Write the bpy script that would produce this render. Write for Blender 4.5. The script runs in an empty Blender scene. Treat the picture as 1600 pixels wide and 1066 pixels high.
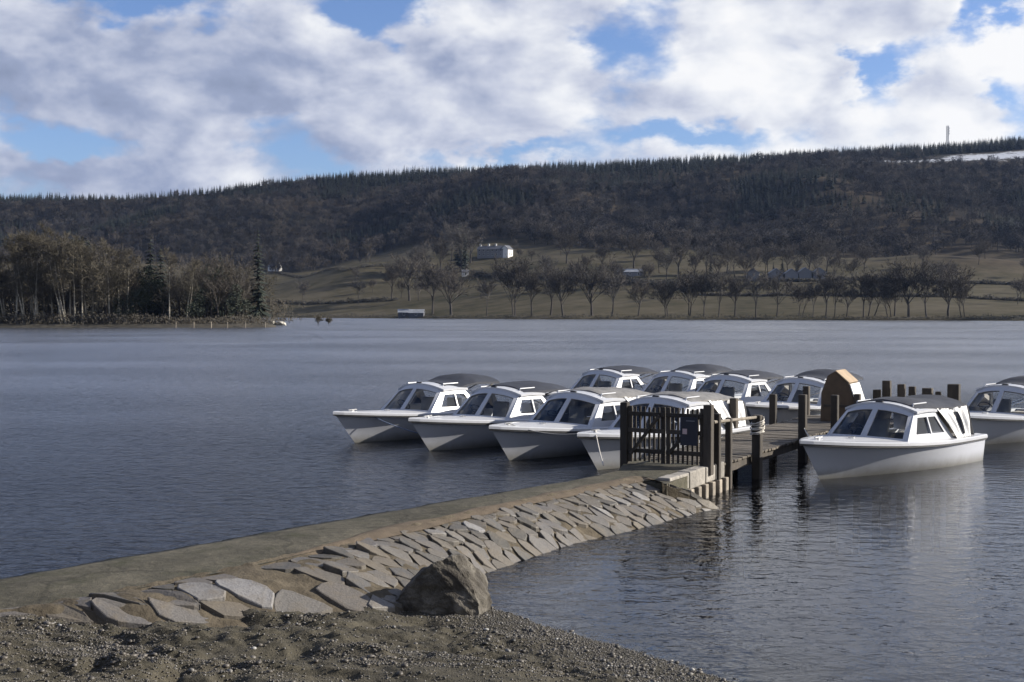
import bpy, bmesh, math, random
import numpy as np
from mathutils import Vector, Matrix

R = math.radians
random.seed(7)
scene = bpy.context.scene
COL = scene.collection

# ------------------------------------------------------------------ camera
CAM_H = 3.25
FPX = 1900.0                      # focal length in pixels of a 1600 px wide frame
PITCH = math.atan(46 / FPX)       # looking slightly down
cam_d = bpy.data.cameras.new('camera')
cam = bpy.data.objects.new('camera', cam_d)
COL.objects.link(cam)
cam.location = (0, 0, CAM_H)
cam.rotation_euler = (R(90) - PITCH, 0, 0)
cam_d.sensor_width = 36.0
cam_d.lens = FPX / 1600 * 36
cam_d.clip_start = 0.1
cam_d.clip_end = 8000
scene.camera = cam

# ------------------------------------------------------------------ view
vs = scene.view_settings
vs.view_transform = 'Standard'
vs.look = 'None'
vs.exposure = 0.86
vs.gamma = 1.0
scene.cycles.use_denoising = True
scene.cycles.max_bounces = 6
scene.cycles.transparent_max_bounces = 24
scene.cycles.caustics_reflective = False
scene.cycles.caustics_refractive = False

# ------------------------------------------------------------------ sun
SUN_AZ, SUN_EL = R(84), R(24)     # azimuth clockwise from +Y
S = Vector((math.cos(SUN_EL) * math.sin(SUN_AZ), math.cos(SUN_EL) * math.cos(SUN_AZ), math.sin(SUN_EL)))
sun_d = bpy.data.lights.new('sun', 'SUN')
sun_d.energy = 5.0
sun_d.angle = R(0.5)
sun_d.color = (1.0, 0.93, 0.82)
sun = bpy.data.objects.new('sun', sun_d)
COL.objects.link(sun)
sun.rotation_euler = (-S).to_track_quat('-Z', 'Y').to_euler()
sun.location = (40, 20, 60)

# ------------------------------------------------------------------ node helpers
class NT:
    def __init__(self, tree):
        self.t = tree
        tree.nodes.clear()
    def n(self, kind, **kw):
        nd = self.t.nodes.new(kind)
        for k, v in kw.items():
            setattr(nd, k, v)
        return nd
    def l(self, a, b):
        self.t.links.new(a, b)
    def put(self, sock, v):
        if isinstance(v, bpy.types.NodeSocket):
            self.l(v, sock)
        else:
            sock.default_value = v
    def m(self, op, a, b=None, c=None, clamp=False):
        nd = self.n('ShaderNodeMath', operation=op)
        nd.use_clamp = clamp
        self.put(nd.inputs[0], a)
        if b is not None: self.put(nd.inputs[1], b)
        if c is not None: self.put(nd.inputs[2], c)
        return nd.outputs[0]
    def noise(self, vec, scale, detail=4, rough=0.5, dist=0.0, dim='3D'):
        nd = self.n('ShaderNodeTexNoise', noise_dimensions=dim)
        if vec is not None: self.l(vec, nd.inputs['Vector'])
        nd.inputs['Scale'].default_value = scale
        nd.inputs['Detail'].default_value = detail
        nd.inputs['Roughness'].default_value = rough
        nd.inputs['Distortion'].default_value = dist
        return nd.outputs[0]
    def ramp(self, fac, stops):
        nd = self.n('ShaderNodeValToRGB')
        cr = nd.color_ramp
        while len(cr.elements) < len(stops): cr.elements.new(0.5)
        for e, (p, c) in zip(cr.elements, stops):
            e.position = p
            e.color = (*c, 1) if len(c) == 3 else c
        self.put(nd.inputs[0], fac)
        return nd.outputs[0]
    def mix(self, fac, a, b, blend='MIX'):
        nd = self.n('ShaderNodeMix', data_type='RGBA', blend_type=blend)
        self.put(nd.inputs[0], fac)
        for s, v in ((nd.inputs[6], a), (nd.inputs[7], b)):
            if isinstance(v, tuple) and len(v) == 3: v = (*v, 1)
            self.put(s, v)
        return nd.outputs[2]
    def mapr(self, v, a, b, c=0.0, d=1.0, smooth=False):
        nd = self.n('ShaderNodeMapRange')
        if smooth: nd.interpolation_type = 'SMOOTHSTEP'
        self.put(nd.inputs[0], v)
        for i, q in zip((1, 2, 3, 4), (a, b, c, d)): nd.inputs[i].default_value = q
        return nd.outputs[0]
    def vmul(self, vec, xyz):
        nd = self.n('ShaderNodeVectorMath', operation='MULTIPLY')
        self.l(vec, nd.inputs[0]); nd.inputs[1].default_value = xyz
        return nd.outputs[0]
    def bump(self, h, strength=0.5, dist=0.05, normal=None):
        nd = self.n('ShaderNodeBump')
        nd.inputs['Strength'].default_value = strength
        nd.inputs['Distance'].default_value = dist
        self.l(h, nd.inputs['Height'])
        if normal is not None: self.l(normal, nd.inputs['Normal'])
        return nd.outputs[0]

# ------------------------------------------------------------------ world: Nishita sky with broken cloud
world = bpy.data.worlds.new('World')
scene.world = world
world.use_nodes = True
w = NT(world.node_tree)
sky = w.n('ShaderNodeTexSky', sky_type='NISHITA')
sky.sun_disc = False
sky.sun_elevation = SUN_EL
sky.sun_rotation = SUN_AZ
sky.air_density = 1.0
sky.dust_density = 0.6
sky.ozone_density = 2.0
tc = w.n('ShaderNodeTexCoord')
dirv = tc.outputs['Generated']
sx = w.n('ShaderNodeSeparateXYZ'); w.l(dirv, sx.inputs[0])
el0 = w.m('ARCSINE', sx.outputs[2])
az0 = w.m('ARCTAN2', sx.outputs[0], sx.outputs[1])
cmb = w.n('ShaderNodeCombineXYZ')
w.l(az0, cmb.inputs[0]); w.l(w.m('MULTIPLY', el0, 1.7), cmb.inputs[1])
cv = cmb.outputs[0]
warp1 = w.noise(cv, 9.0, 5, 0.55)
wv = w.n('ShaderNodeTexNoise'); w.l(cv, wv.inputs['Vector']); wv.inputs['Scale'].default_value = 15; wv.inputs['Detail'].default_value = 7; wv.inputs['Roughness'].default_value = 0.58
ws = w.n('ShaderNodeSeparateColor'); w.l(wv.outputs['Color'], ws.inputs[0])
az = w.m('ADD', az0, w.m('MULTIPLY', w.m('SUBTRACT', ws.outputs[0], 0.5), 0.12))
el = w.m('ADD', el0, w.m('MULTIPLY', w.m('SUBTRACT', ws.outputs[1], 0.5), 0.075))
BLOBS = [  # the clouds and gaps of this sky, as bearings: px, py, rx, ry, amount
    (230, 20, 110, 34, -1.2), (592, 38, 85, 42, -1.5), (110, 232, 170, 26, -1.3), (430, 196, 62, 22, -1.0),
    (470, 244, 95, 20, -1.0), (1000, 92, 95, 48, -1.3), (1352, 135, 28, 36, -1.1), (1420, 105, 90, 22, -0.8),
    (1545, 45, 32, 50, -1.3), (1060, 205, 110, 18, -1.1), (1555, 165, 30, 26, -0.9), (1000, 12, 70, 25, -0.6), (780, 238, 120, 9, -0.7),
    (260, 130, 330, 75, 0.9), (620, 130, 170, 85, 0.9), (850, 90, 130, 90, 0.9), (1200, 70, 190, 70, 0.8),
    (1490, 180, 55, 65, 1.0), (120, 265, 170, 26, 0.8), (320, 215, 75, 45, 0.8), (1180, 150, 160, 28, 0.5),
    (1300, 150, 40, 60, 0.7), (1230, 200, 50, 32, 0.8), (1590, 100, 50, 40, 0.8), (1400, 40, 60, 60, 0.7), (60, 60, 90, 60, 0.5),
]
lay = None
for (px, py, rx, ry, am) in BLOBS:
    a0 = math.atan((px - 800) / FPX); e0 = math.atan((487 - py) / FPX)
    u = w.m('DIVIDE', w.m('SUBTRACT', az, a0), rx / FPX)
    v = w.m('DIVIDE', w.m('SUBTRACT', el, e0), ry / FPX)
    r2 = w.m('MULTIPLY_ADD', u, u, w.m('MULTIPLY', v, v))
    g = w.m('MULTIPLY', w.m('POWER', 2.718, w.m('MULTIPLY', r2, -0.8)), am * 0.86)
    lay = g if lay is None else w.m('ADD', lay, g)
n1 = w.noise(cv, 10.0, 9, 0.52, 0.15)
n2 = w.noise(cv, 27.0, 8, 0.55, 0.1)
dens = w.m('ADD', w.m('MULTIPLY_ADD', w.m('SUBTRACT', n1, 0.5), 2.6, lay),
           w.m('MULTIPLY', w.m('SUBTRACT', n2, 0.5), 0.95))
dens = w.m('ADD', w.m('ADD', dens, 0.10), w.mapr(el0, 0.35, 0.9, 0.0, -0.45, True))     # gaps widened overhead, out of view, to cut the fill light
cover = w.mapr(dens, -0.50, 0.32, 0, 1, True)
# cloud brightness: thick parts grey, parts towards the sun white
sd = w.n('ShaderNodeVectorMath', operation='DOT_PRODUCT'); w.l(dirv, sd.inputs[0]); sd.inputs[1].default_value = S
prox = w.mapr(sd.outputs['Value'], -0.25, 0.55, 0, 1)
off = w.n('ShaderNodeVectorMath', operation='ADD'); w.l(cv, off.inputs[0]); off.inputs[1].default_value = (0.024, 0.022, 0)
n3 = w.noise(off.outputs[0], 10.0, 7, 0.52, 0.15)
relief = w.m('SUBTRACT', n1, n3)
thick = w.mapr(dens, 0.3, 1.9, 0, 1)
br = w.m('MULTIPLY_ADD', prox, 0.62, 0.36)
br = w.m('MULTIPLY_ADD', relief, 1.6, br)
br = w.m('MULTIPLY_ADD', thick, -0.16, br)
br = w.m('MULTIPLY_ADD', w.m('SUBTRACT', n2, 0.5), 0.20, br, clamp=True)
ccol = w.ramp(br, [(0.0, (2.2, 2.7, 4.0)), (0.35, (3.6, 4.2, 5.9)), (0.6, (6.3, 6.7, 8.0)), (0.85, (9.2, 9.4, 9.9)), (1.0, (10.5, 10.5, 10.6))])
skyc = w.mix(1.0, sky.outputs[0], (1.10, 1.22, 1.62), 'MULTIPLY')
col = w.mix(cover, skyc, ccol)
bg = w.n('ShaderNodeBackground'); w.l(col, bg.inputs[0]); bg.inputs[1].default_value = 0.051
out = w.n('ShaderNodeOutputWorld'); w.l(bg.outputs[0], out.inputs[0])

# ------------------------------------------------------------------ geometry helpers
def tag(o, label=None, cat=None, group=None, kind=None):
    if label: o['label'] = label
    if cat: o['category'] = cat
    if group: o['group'] = group
    if kind: o['kind'] = kind
    return o

def link(name, mesh, parent=None):
    o = bpy.data.objects.new(name, mesh)
    COL.objects.link(o)
    if parent is not None: o.parent = parent
    return o

def empty(name, loc=(0, 0, 0), rz=0.0):
    o = bpy.data.objects.new(name, None)
    COL.objects.link(o)
    o.location = loc
    o.rotation_euler = (0, 0, rz)
    o.empty_display_size = 0.3
    return o

def copy_tree(o, parent=None):
    c = o.copy()
    COL.objects.link(c)
    c.parent = parent
    for ch in list(o.children): copy_tree(ch, c)
    return c

class MB:
    def __init__(self): self.v = []; self.f = []
    def add(self, vs_, fs_):
        k = len(self.v)
        self.v.extend([tuple(p) for p in vs_])
        self.f.extend([tuple(i + k for i in f) for f in fs_])
        return self
    def box(self, c, s, m=None):
        hx, hy, hz = s[0] / 2, s[1] / 2, s[2] / 2
        ps = [Vector((x, y, z)) for z in (-hz, hz) for x, y in ((-hx, -hy), (hx, -hy), (hx, hy), (-hx, hy))]
        if m is not None: ps = [m @ p for p in ps]
        c = Vector(c)
        return self.add([p + c for p in ps], [(3, 2, 1, 0), (4, 5, 6, 7), (0, 1, 5, 4), (1, 2, 6, 5), (2, 3, 7, 6), (3, 0, 4, 7)])
    def bar(self, a, b, wd, th, up=(0, 0, 1)):
        a, b = Vector(a), Vector(b); d = (b - a).normalized(); up = Vector(up)
        s = d.cross(up)
        if s.length < 1e-4: s = d.cross(Vector((1, 0, 0)))
        s.normalize(); t = s.cross(d).normalized()
        ps = []
        for q in (a, b):
            for i, j in ((-1, -1), (1, -1), (1, 1), (-1, 1)): ps.append(q + s * (i * wd / 2) + t * (j * th / 2))
        return self.add(ps, [(0, 1, 2, 3), (7, 6, 5, 4), (0, 4, 5, 1), (1, 5, 6, 2), (2, 6, 7, 3), (3, 7, 4, 0)])
    def tube(self, pts, rad, n=6, cap=True):
        pts = [Vector(p) for p in pts]
        if not hasattr(rad, '__len__'): rad = [rad] * len(pts)
        k = len(self.v); ref = Vector((0.31, 0.22, 0.93))
        for i, p in enumerate(pts):
            d = (pts[min(i + 1, len(pts) - 1)] - pts[max(i - 1, 0)]).normalized()
            r_ = ref if abs(d.dot(ref)) < 0.9 else Vector((1, 0, 0))
            s = d.cross(r_).normalized(); t = d.cross(s)
            for j in range(n):
                a = 2 * math.pi * j / n
                self.v.append(tuple(p + s * (math.cos(a) * rad[i]) + t * (math.sin(a) * rad[i])))
        for i in range(len(pts) - 1):
            for j in range(n):
                a, b = k + i * n + j, k + i * n + (j + 1) % n
                self.f.append((a, b, b + n, a + n))
        if cap:
            self.f.append(tuple(k + j for j in reversed(range(n))))
            self.f.append(tuple(k + (len(pts) - 1) * n + j for j in range(n)))
        return self
    def grid(self, P, closed_u=False):
        nu, nv = len(P), len(P[0]); k = len(self.v)
        for row in P: self.v.extend([tuple(p) for p in row])
        for i in range(nu - 1 + (1 if closed_u else 0)):
            for j in range(nv - 1):
                a = k + i * nv + j; b = k + ((i + 1) % nu) * nv + j
                self.f.append((a, b, b + 1, a + 1))
        return self
    def prism(self, poly, vec):
        n = len(poly); vec = Vector(vec)
        vs_ = [Vector(p) for p in poly] + [Vector(p) + vec for p in poly]
        return self.add(vs_, [tuple(reversed(range(n))), tuple(range(n, 2 * n))] + [(i, (i + 1) % n, n + (i + 1) % n, n + i) for i in range(n)])
    def mesh(self, name, mat, smooth=False):
        me = bpy.data.meshes.new(name)
        me.from_pydata(self.v, [], self.f)
        if mat is not None: me.materials.append(mat)
        if smooth: me.shade_smooth()
        me.update()
        return me
    def build(self, name, mat, parent=None, smooth=False, fix=True):
        me = self.mesh(name, mat, smooth)
        if fix:
            bm = bmesh.new(); bm.from_mesh(me)
            bmesh.ops.recalc_face_normals(bm, faces=bm.faces); bm.to_mesh(me); bm.free()
        return link(name, me, parent)

def bevel_obj(o, wd, seg=1):
    bm = bmesh.new(); bm.from_mesh(o.data)
    bmesh.ops.bevel(bm, geom=list(bm.edges), offset=wd, segments=seg, affect='EDGES', profile=0.6)
    bm.to_mesh(o.data); bm.free()
    return o

def np_mesh(name, V, F, mat, smooth=True):
    me = bpy.data.meshes.new(name)
    V = np.asarray(V, dtype=np.float32); F = np.asarray(F, dtype=np.int32)
    k = F.shape[1]
    me.vertices.add(len(V)); me.vertices.foreach_set('co', V.ravel())
    me.loops.add(F.size); me.loops.foreach_set('vertex_index', F.ravel())
    me.polygons.add(len(F))
    me.polygons.foreach_set('loop_start', np.arange(0, F.size, k, dtype=np.int32))
    me.polygons.foreach_set('loop_total', np.full(len(F), k, dtype=np.int32))
    if smooth: me.polygons.foreach_set('use_smooth', np.ones(len(F), dtype=bool))
    me.materials.append(mat)
    me.update(calc_edges=True); me.validate()
    return me

def np_grid(X, Y, Z):
    nu, nv = X.shape
    V = np.stack([X.ravel(), Y.ravel(), Z.ravel()], 1)
    i, j = np.meshgrid(np.arange(nu - 1), np.arange(nv - 1), indexing='ij')
    a = (i * nv + j).ravel()
    return V, np.stack([a, a + nv, a + nv + 1, a + 1], 1)

def _h(ix, iy, seed):
    n = (ix * 374761393 + iy * 668265263 + seed * 982451653) & 0x7fffffff
    n = ((n ^ (n >> 13)) * 1274126177) & 0x7fffffff
    return ((n ^ (n >> 16)) & 0xffff) / 65535.0

def vnoise(x, y, seed=0):
    x = np.asarray(x, dtype=np.float64); y = np.asarray(y, dtype=np.float64)
    ix = np.floor(x).astype(np.int64); iy = np.floor(y).astype(np.int64)
    fx = x - ix; fy = y - iy
    fx = fx * fx * (3 - 2 * fx); fy = fy * fy * (3 - 2 * fy)
    a = _h(ix, iy, seed); b = _h(ix + 1, iy, seed); c = _h(ix, iy + 1, seed); d = _h(ix + 1, iy + 1, seed)
    return (a * (1 - fx) + b * fx) * (1 - fy) + (c * (1 - fx) + d * fx) * fy

def fbm(x, y, oct_=4, seed=0, gain=0.5):
    s = 0; a = 1; t = 0
    for k in range(oct_):
        s = s + a * vnoise(x * 2 ** k + 17.3 * k, y * 2 ** k - 9.1 * k, seed + k); t += a; a *= gain
    return s / t

def sstep(a, b, x):
    t = np.clip((x - a) / (b - a), 0, 1)
    return t * t * (3 - 2 * t)

def ground_pt(px, py, z):
    """the point of the plane at height z that stands at this bearing and depression"""
    u = (px - 800) / FPX; v = (533 - py) / FPX
    c, s_ = math.cos(PITCH), math.sin(PITCH)
    d = Vector((u, c + v * s_, -s_ + v * c))
    t = (z - CAM_H) / d.z
    return Vector((d.x * t, d.y * t, z))

# ------------------------------------------------------------------ materials
MATS = {}
def mat(name, color=(0.5, 0.5, 0.5), rough=0.6, metal=0.0, var=0.25, scale=3.0, bump=0.0, bscale=40.0, spec=0.5, obj_var=0.0, stretch=(1, 1, 1), color2=None, coat=0.0):
    """plain procedural material: colour broken by noise, per-object variation, fine bump"""
    m = bpy.data.materials.new(name); m.use_nodes = True
    t = NT(m.node_tree)
    tcn = t.n('ShaderNodeTexCoord'); vec = t.vmul(tcn.outputs['Object'], stretch)
    if obj_var:
        oi = t.n('ShaderNodeObjectInfo')
        add = t.n('ShaderNodeVectorMath', operation='ADD'); t.l(vec, add.inputs[0])
        cx = t.n('ShaderNodeCombineXYZ'); t.l(t.m('MULTIPLY', oi.outputs['Random'], 31.0), cx.inputs[0]); t.l(t.m('MULTIPLY', oi.outputs['Random'], 77.0), cx.inputs[1])
        t.l(cx.outputs[0], add.inputs[1]); vec = add.outputs[0]
    nz = t.noise(vec, scale, 6, 0.6)
    c2 = color2 if color2 else tuple(c * (1 - var) for c in color)
    c1 = color if color2 else tuple(min(1, c * (1 + var * 0.6)) for c in color)
    colr = t.ramp(nz, [(0.3, c2), (0.7, c1)])
    if obj_var:
        k = t.mapr(oi.outputs['Random'], 0, 1, 1 - obj_var, 1 + obj_var)
        sc = t.n('ShaderNodeVectorMath', operation='SCALE'); t.l(colr, sc.inputs[0]); t.l(k, sc.inputs['Scale']); colr = sc.outputs[0]
    b = t.n('ShaderNodeBsdfPrincipled')
    t.l(colr, b.inputs['Base Color'])
    b.inputs['Roughness'].default_value = rough
    b.inputs['Metallic'].default_value = metal
    b.inputs['Specular IOR Level'].default_value = spec
    b.inputs['Coat Weight'].default_value = coat
    if bump:
        t.l(t.bump(t.noise(vec, bscale, 5, 0.6), bump, 0.02), b.inputs['Normal'])
    o = t.n('ShaderNodeOutputMaterial'); t.l(b.outputs[0], o.inputs[0])
    MATS[name] = m
    return m

mat('gelcoat', (0.43, 0.44, 0.465), 0.28, var=0.06, scale=1.5, coat=0.2, spec=0.5)
mat('deck_white', (0.41, 0.415, 0.43), 0.5, var=0.10, scale=6)
mat('rubber', (0.02, 0.02, 0.022), 0.7)
mat('canvas_dark', (0.017, 0.021, 0.034), 0.75, var=0.35, scale=4, bump=0.5, bscale=9)
mat('canvas_grey', (0.17, 0.165, 0.16), 0.7, var=0.35, scale=5, bump=0.5, bscale=9)
mat('canvas_white', (0.62, 0.62, 0.62), 0.6, var=0.2, scale=3, bump=0.4, bscale=10)
mat('cream', (0.55, 0.49, 0.39), 0.6, var=0.15)
mat('dash', (0.06, 0.06, 0.07), 0.5)
mat('chrome', (0.6, 0.6, 0.6), 0.25, 1.0)
mat('wood_dark', (0.046, 0.038, 0.030), 0.85, var=0.5, scale=5, bump=0.5, bscale=30, obj_var=0.35, stretch=(1, 1, 0.2))
mat('wood_pale', (0.255, 0.221, 0.178), 0.85, var=0.4, scale=5, bump=0.5, bscale=30, obj_var=0.25)
mat('deck_wood', (0.096, 0.081, 0.063), 0.85, var=0.4, scale=6, bump=0.5, bscale=30, obj_var=0.3)
mat('timber_shaded', (0.085, 0.058, 0.036), 0.8, var=0.3, scale=4, bump=0.2)  # locker body: the shade of its end face is put into this brown
mat('timber_tan', (0.32, 0.235, 0.15), 0.7, var=0.25, scale=4, bump=0.2)
mat('sign_navy', (0.007, 0.009, 0.022), 0.45)
mat('sign_white', (0.55, 0.42, 0.42), 0.6)
mat('rope', (0.5, 0.47, 0.42), 0.9, var=0.3, scale=30)
mat('rope_blue', (0.12, 0.16, 0.26), 0.9, var=0.3, scale=30)
mat('stone_kerb', (0.246, 0.228, 0.202), 0.9, var=0.35, scale=8, bump=0.7, bscale=25, obj_var=0.2)
mat('bark_dark', (0.040, 0.034, 0.030), 0.9, var=0.3, scale=2)
mat('twig_brown', (0.066, 0.056, 0.046), 0.9, var=0.3, scale=0.3, obj_var=0.25)
mat('twig_grey', (0.086, 0.077, 0.068), 0.9, var=0.3, scale=0.3, obj_var=0.25)
mat('twig_olive', (0.089, 0.077, 0.055), 0.9, var=0.3, scale=0.3, obj_var=0.3)
mat('twig_wood', (0.030, 0.026, 0.026), 0.9, var=0.3, scale=0.2, obj_var=0.5)  # woodland twigs darkened: cloud shade on the hillside put into the colour
mat('bark_birch', (0.34, 0.31, 0.25), 0.8, var=0.55, scale=1.2, stretch=(1, 1, 2.5))
mat('needle', (0.013, 0.020, 0.013), 0.8, var=0.4, scale=0.5, obj_var=0.25)
mat('evergreen', (0.022, 0.030, 0.016), 0.7, var=0.4, scale=0.5)
mat('render_white', (0.72, 0.71, 0.68), 0.8, var=0.1)
mat('house_grey', (0.17, 0.175, 0.19), 0.8, var=0.15)  # darkened so the colour holds the shade on the long house's front
mat('roof_slate', (0.075, 0.08, 0.095), 0.7, var=0.3, scale=0.6)
mat('roof_pale', (0.26, 0.275, 0.30), 0.6, var=0.25, scale=0.4)
mat('pane_dark', (0.02, 0.023, 0.03), 0.15)
mat('steel', (0.35, 0.36, 0.38), 0.5, 0.3)
mat('rock_pale', (0.45, 0.43, 0.38), 0.9, var=0.4, scale=0.8)

def glass_mat():
    m = bpy.data.materials.new('window_glass'); m.use_nodes = True
    t = NT(m.node_tree)
    tr = t.n('ShaderNodeBsdfTransparent'); tr.inputs[0].default_value = (0.70, 0.73, 0.76, 1)
    gl = t.n('ShaderNodeBsdfGlossy'); gl.inputs['Roughness'].default_value = 0.03
    fr = t.n('ShaderNodeFresnel'); fr.inputs[0].default_value = 1.5
    mx = t.n('ShaderNodeMixShader'); t.l(t.m('MULTIPLY_ADD', fr.outputs[0], 1.0, 0.02), mx.inputs[0])
    t.l(tr.outputs[0], mx.inputs[1]); t.l(gl.outputs[0], mx.inputs[2])
    o = t.n('ShaderNodeOutputMaterial'); t.l(mx.outputs[0], o.inputs[0])
    MATS['glass'] = m
glass_mat()

def hull_mat():
    m = bpy.data.materials.new('hull_paint'); m.use_nodes = True
    t = NT(m.node_tree)
    tcn = t.n('ShaderNodeTexCoord'); sp = t.n('ShaderNodeSeparateXYZ'); t.l(tcn.outputs['Object'], sp.inputs[0])
    n = t.noise(t.vmul(tcn.outputs['Object'], (3, 3, 1.0)), 2.0, 6, 0.65)
    zz = t.m('MULTIPLY_ADD', n, 0.16, sp.outputs[2])
    grime = t.mapr(zz, 0.05, 0.36, 1, 0, True)          # a tide mark of algae that sits on the paint
    c = t.mix(t.m('MULTIPLY', grime, 0.85), (0.43, 0.445, 0.49), (0.15, 0.142, 0.115))
    b = t.n('ShaderNodeBsdfPrincipled'); t.l(c, b.inputs['Base Color'])
    b.inputs['Roughness'].default_value = 0.3; b.inputs['Coat Weight'].default_value = 0.15
    o = t.n('ShaderNodeOutputMaterial'); t.l(b.outputs[0], o.inputs[0])
    MATS['hull'] = m
hull_mat()

def water_mat():
    m = bpy.data.materials.new('lake_water'); m.use_nodes = True
    t = NT(m.node_tree)
    g = t.n('ShaderNodeNewGeometry'); pos = g.outputs['Position']
    a1 = t.noise(t.vmul(pos, (0.7, 1.0, 1)), 4.2, 3, 0.55, 0.3)
    a2 = t.noise(t.vmul(pos, (0.6, 1.0, 1)), 1.25, 2, 0.5, 0.2)
    a3 = t.noise(t.vmul(pos, (1.0, 1.2, 1)), 9.0, 2, 0.5)
    patch = t.mapr(t.noise(t.vmul(pos, (0.03, 0.06, 1)), 1.0, 3, 0.5), 0.35, 0.65, 0.65, 1.25)
    # the bay right of the causeway lies in its lee and is calmer
    spn = t.n('ShaderNodeSeparateXYZ'); t.l(pos, spn.inputs[0])
    lee = t.mapr(t.m('SUBTRACT', spn.outputs[0], t.m('MULTIPLY_ADD', spn.outputs[1], 0.6, -10.2)), -1.5, 2.5, 1.0, 0.0, True)
    near = t.mapr(spn.outputs[1], 28, 60, 0.0, 1.0, True)
    calm = t.m('MAXIMUM', lee, near)
    calm = t.m('MULTIPLY_ADD', calm, 0.80, 0.20)
    h = t.m('MULTIPLY_ADD', a1, 0.105, t.m('MULTIPLY_ADD', a2, 0.10, t.m('MULTIPLY', a3, 0.026)))
    h = t.m('MULTIPLY', h, t.m('MULTIPLY', calm, patch))
    bp = t.n('ShaderNodeBump'); bp.inputs['Strength'].default_value = 1.0; bp.inputs['Distance'].default_value = 1.0
    t.l(h, bp.inputs['Height'])
    gl = t.n('ShaderNodeBsdfGlossy'); t.l(t.m('MULTIPLY_ADD', t.mapr(spn.outputs[1], 12, 60, 0.13, 0.225), calm, 0.015), gl.inputs['Roughness']); gl.inputs[0].default_value = (0.96, 0.97, 1.0, 1)
    t.l(bp.outputs[0], gl.inputs['Normal'])
    tr = t.n('ShaderNodeBsdfTransparent'); tr.inputs[0].default_value = (0.66, 0.69, 0.68, 1)
    fr = t.n('ShaderNodeFresnel'); fr.inputs[0].default_value = 1.33; t.l(bp.outputs[0], fr.inputs['Normal'])
    mx = t.n('ShaderNodeMixShader'); t.l(fr.outputs[0], mx.inputs[0]); t.l(tr.outputs[0], mx.inputs[1]); t.l(gl.outputs[0], mx.inputs[2])
    o = t.n('ShaderNodeOutputMaterial'); t.l(mx.outputs[0], o.inputs[0])
    return m

def ground_mat():
    m = bpy.data.materials.new('beach_sand'); m.use_nodes = True
    t = NT(m.node_tree)
    g = t.n('ShaderNodeNewGeometry'); pos = g.outputs['Position']
    sp = t.n('ShaderNodeSeparateXYZ'); t.l(pos, sp.inputs[0])
    n1 = t.noise(pos, 1.3, 6, 0.6); n2 = t.noise(pos, 14.0, 6, 0.65); n3 = t.noise(pos, 70.0, 4, 0.6)
    sand = t.ramp(t.m('MULTIPLY_ADD', n2, 0.6, t.m('MULTIPLY', n1, 0.5)), [(0.36, (0.035, 0.032, 0.024)), (0.55, (0.058, 0.052, 0.038)), (0.72, (0.084, 0.074, 0.055))])
    sp3 = t.mapr(n3, 0.35, 0.65, 0.7, 1.25)
    s1 = t.n('ShaderNodeVectorMath', operation='SCALE'); t.l(sand, s1.inputs[0]); t.l(sp3, s1.inputs['Scale'])
    silt = t.mapr(sp.outputs[2], -0.55, -0.04, 1, 0, True)     # silt covers the bed further out
    c = t.mix(silt, s1.outputs[0], (0.15, 0.165, 0.20))
    b = t.n('ShaderNodeBsdfPrincipled'); t.l(c, b.inputs['Base Color']); b.inputs['Roughness'].default_value = 0.9
    b.inputs['Specular IOR Level'].default_value = 0.2
    h = t.m('MULTIPLY_ADD', n2, 0.5, t.m('MULTIPLY', n3, 0.35))
    t.l(t.bump(h, 0.9, 0.03), b.inputs['Normal'])
    o = t.n('ShaderNodeOutputMaterial'); t.l(b.outputs[0], o.inputs[0])
    return m

def concrete_mat():
    m = bpy.data.materials.new('old_concrete'); m.use_nodes = True
    t = NT(m.node_tree)
    g = t.n('ShaderNodeNewGeometry'); pos = g.outputs['Position']
    n1 = t.noise(pos, 0.9, 6, 0.6); n2 = t.noise(pos, 9.0, 6, 0.65); n3 = t.noise(pos, 90.0, 3, 0.6)
    c = t.ramp(t.m('MULTIPLY_ADD', n2, 0.45, t.m('MULTIPLY', n1, 0.6)), [(0.42, (0.053, 0.049, 0.037)), (0.55, (0.084, 0.077, 0.058)), (0.66, (0.116, 0.104, 0.078))])
    s1 = t.n('ShaderNodeVectorMath', operation='SCALE'); t.l(c, s1.inputs[0]); t.l(t.mapr(n3, 0.35, 0.65, 0.75, 1.2), s1.inputs['Scale'])
    vo = t.n('ShaderNodeTexVoronoi', feature='DISTANCE_TO_EDGE'); vo.inputs['Scale'].default_value = 0.55
    wob = t.n('ShaderNodeVectorMath', operation='ADD'); t.l(pos, wob.inputs[0])
    wn = t.n('ShaderNodeTexNoise'); t.l(pos, wn.inputs['Vector']); wn.inputs['Scale'].default_value = 2.2; wn.inputs['Detail'].default_value = 5
    t.l(t.vmul(wn.outputs['Color'], (0.5, 0.5, 0.0)), wob.inputs[1]); t.l(wob.outputs[0], vo.inputs['Vector'])
    crack = t.mapr(vo.outputs['Distance'], 0.004, 0.016, 1, 0)
    moss = t.mapr(t.noise(pos, 1.7, 6, 0.7), 0.52, 0.68, 0, 0.75)
    cm_ = t.mix(moss, s1.outputs[0], (0.045, 0.046, 0.026))
    cm_ = t.mix(t.m('MULTIPLY', crack, 0.45), cm_, (0.022, 0.02, 0.016))
    b = t.n('ShaderNodeBsdfPrincipled'); t.l(cm_, b.inputs['Base Color']); b.inputs['Roughness'].default_value = 0.92
    b.inputs['Specular IOR Level'].default_value = 0.2
    t.l(t.bump(t.m('MULTIPLY_ADD', n3, 0.3, n2), 0.7, 0.03), b.inputs['Normal'])
    o = t.n('ShaderNodeOutputMaterial'); t.l(b.outputs[0], o.inputs[0])
    MATS['concrete'] = m
concrete_mat()
mat('path_sand', (0.114, 0.090, 0.065), 0.95, var=0.3, scale=5, bump=0.5, bscale=40, spec=0.2)
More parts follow.
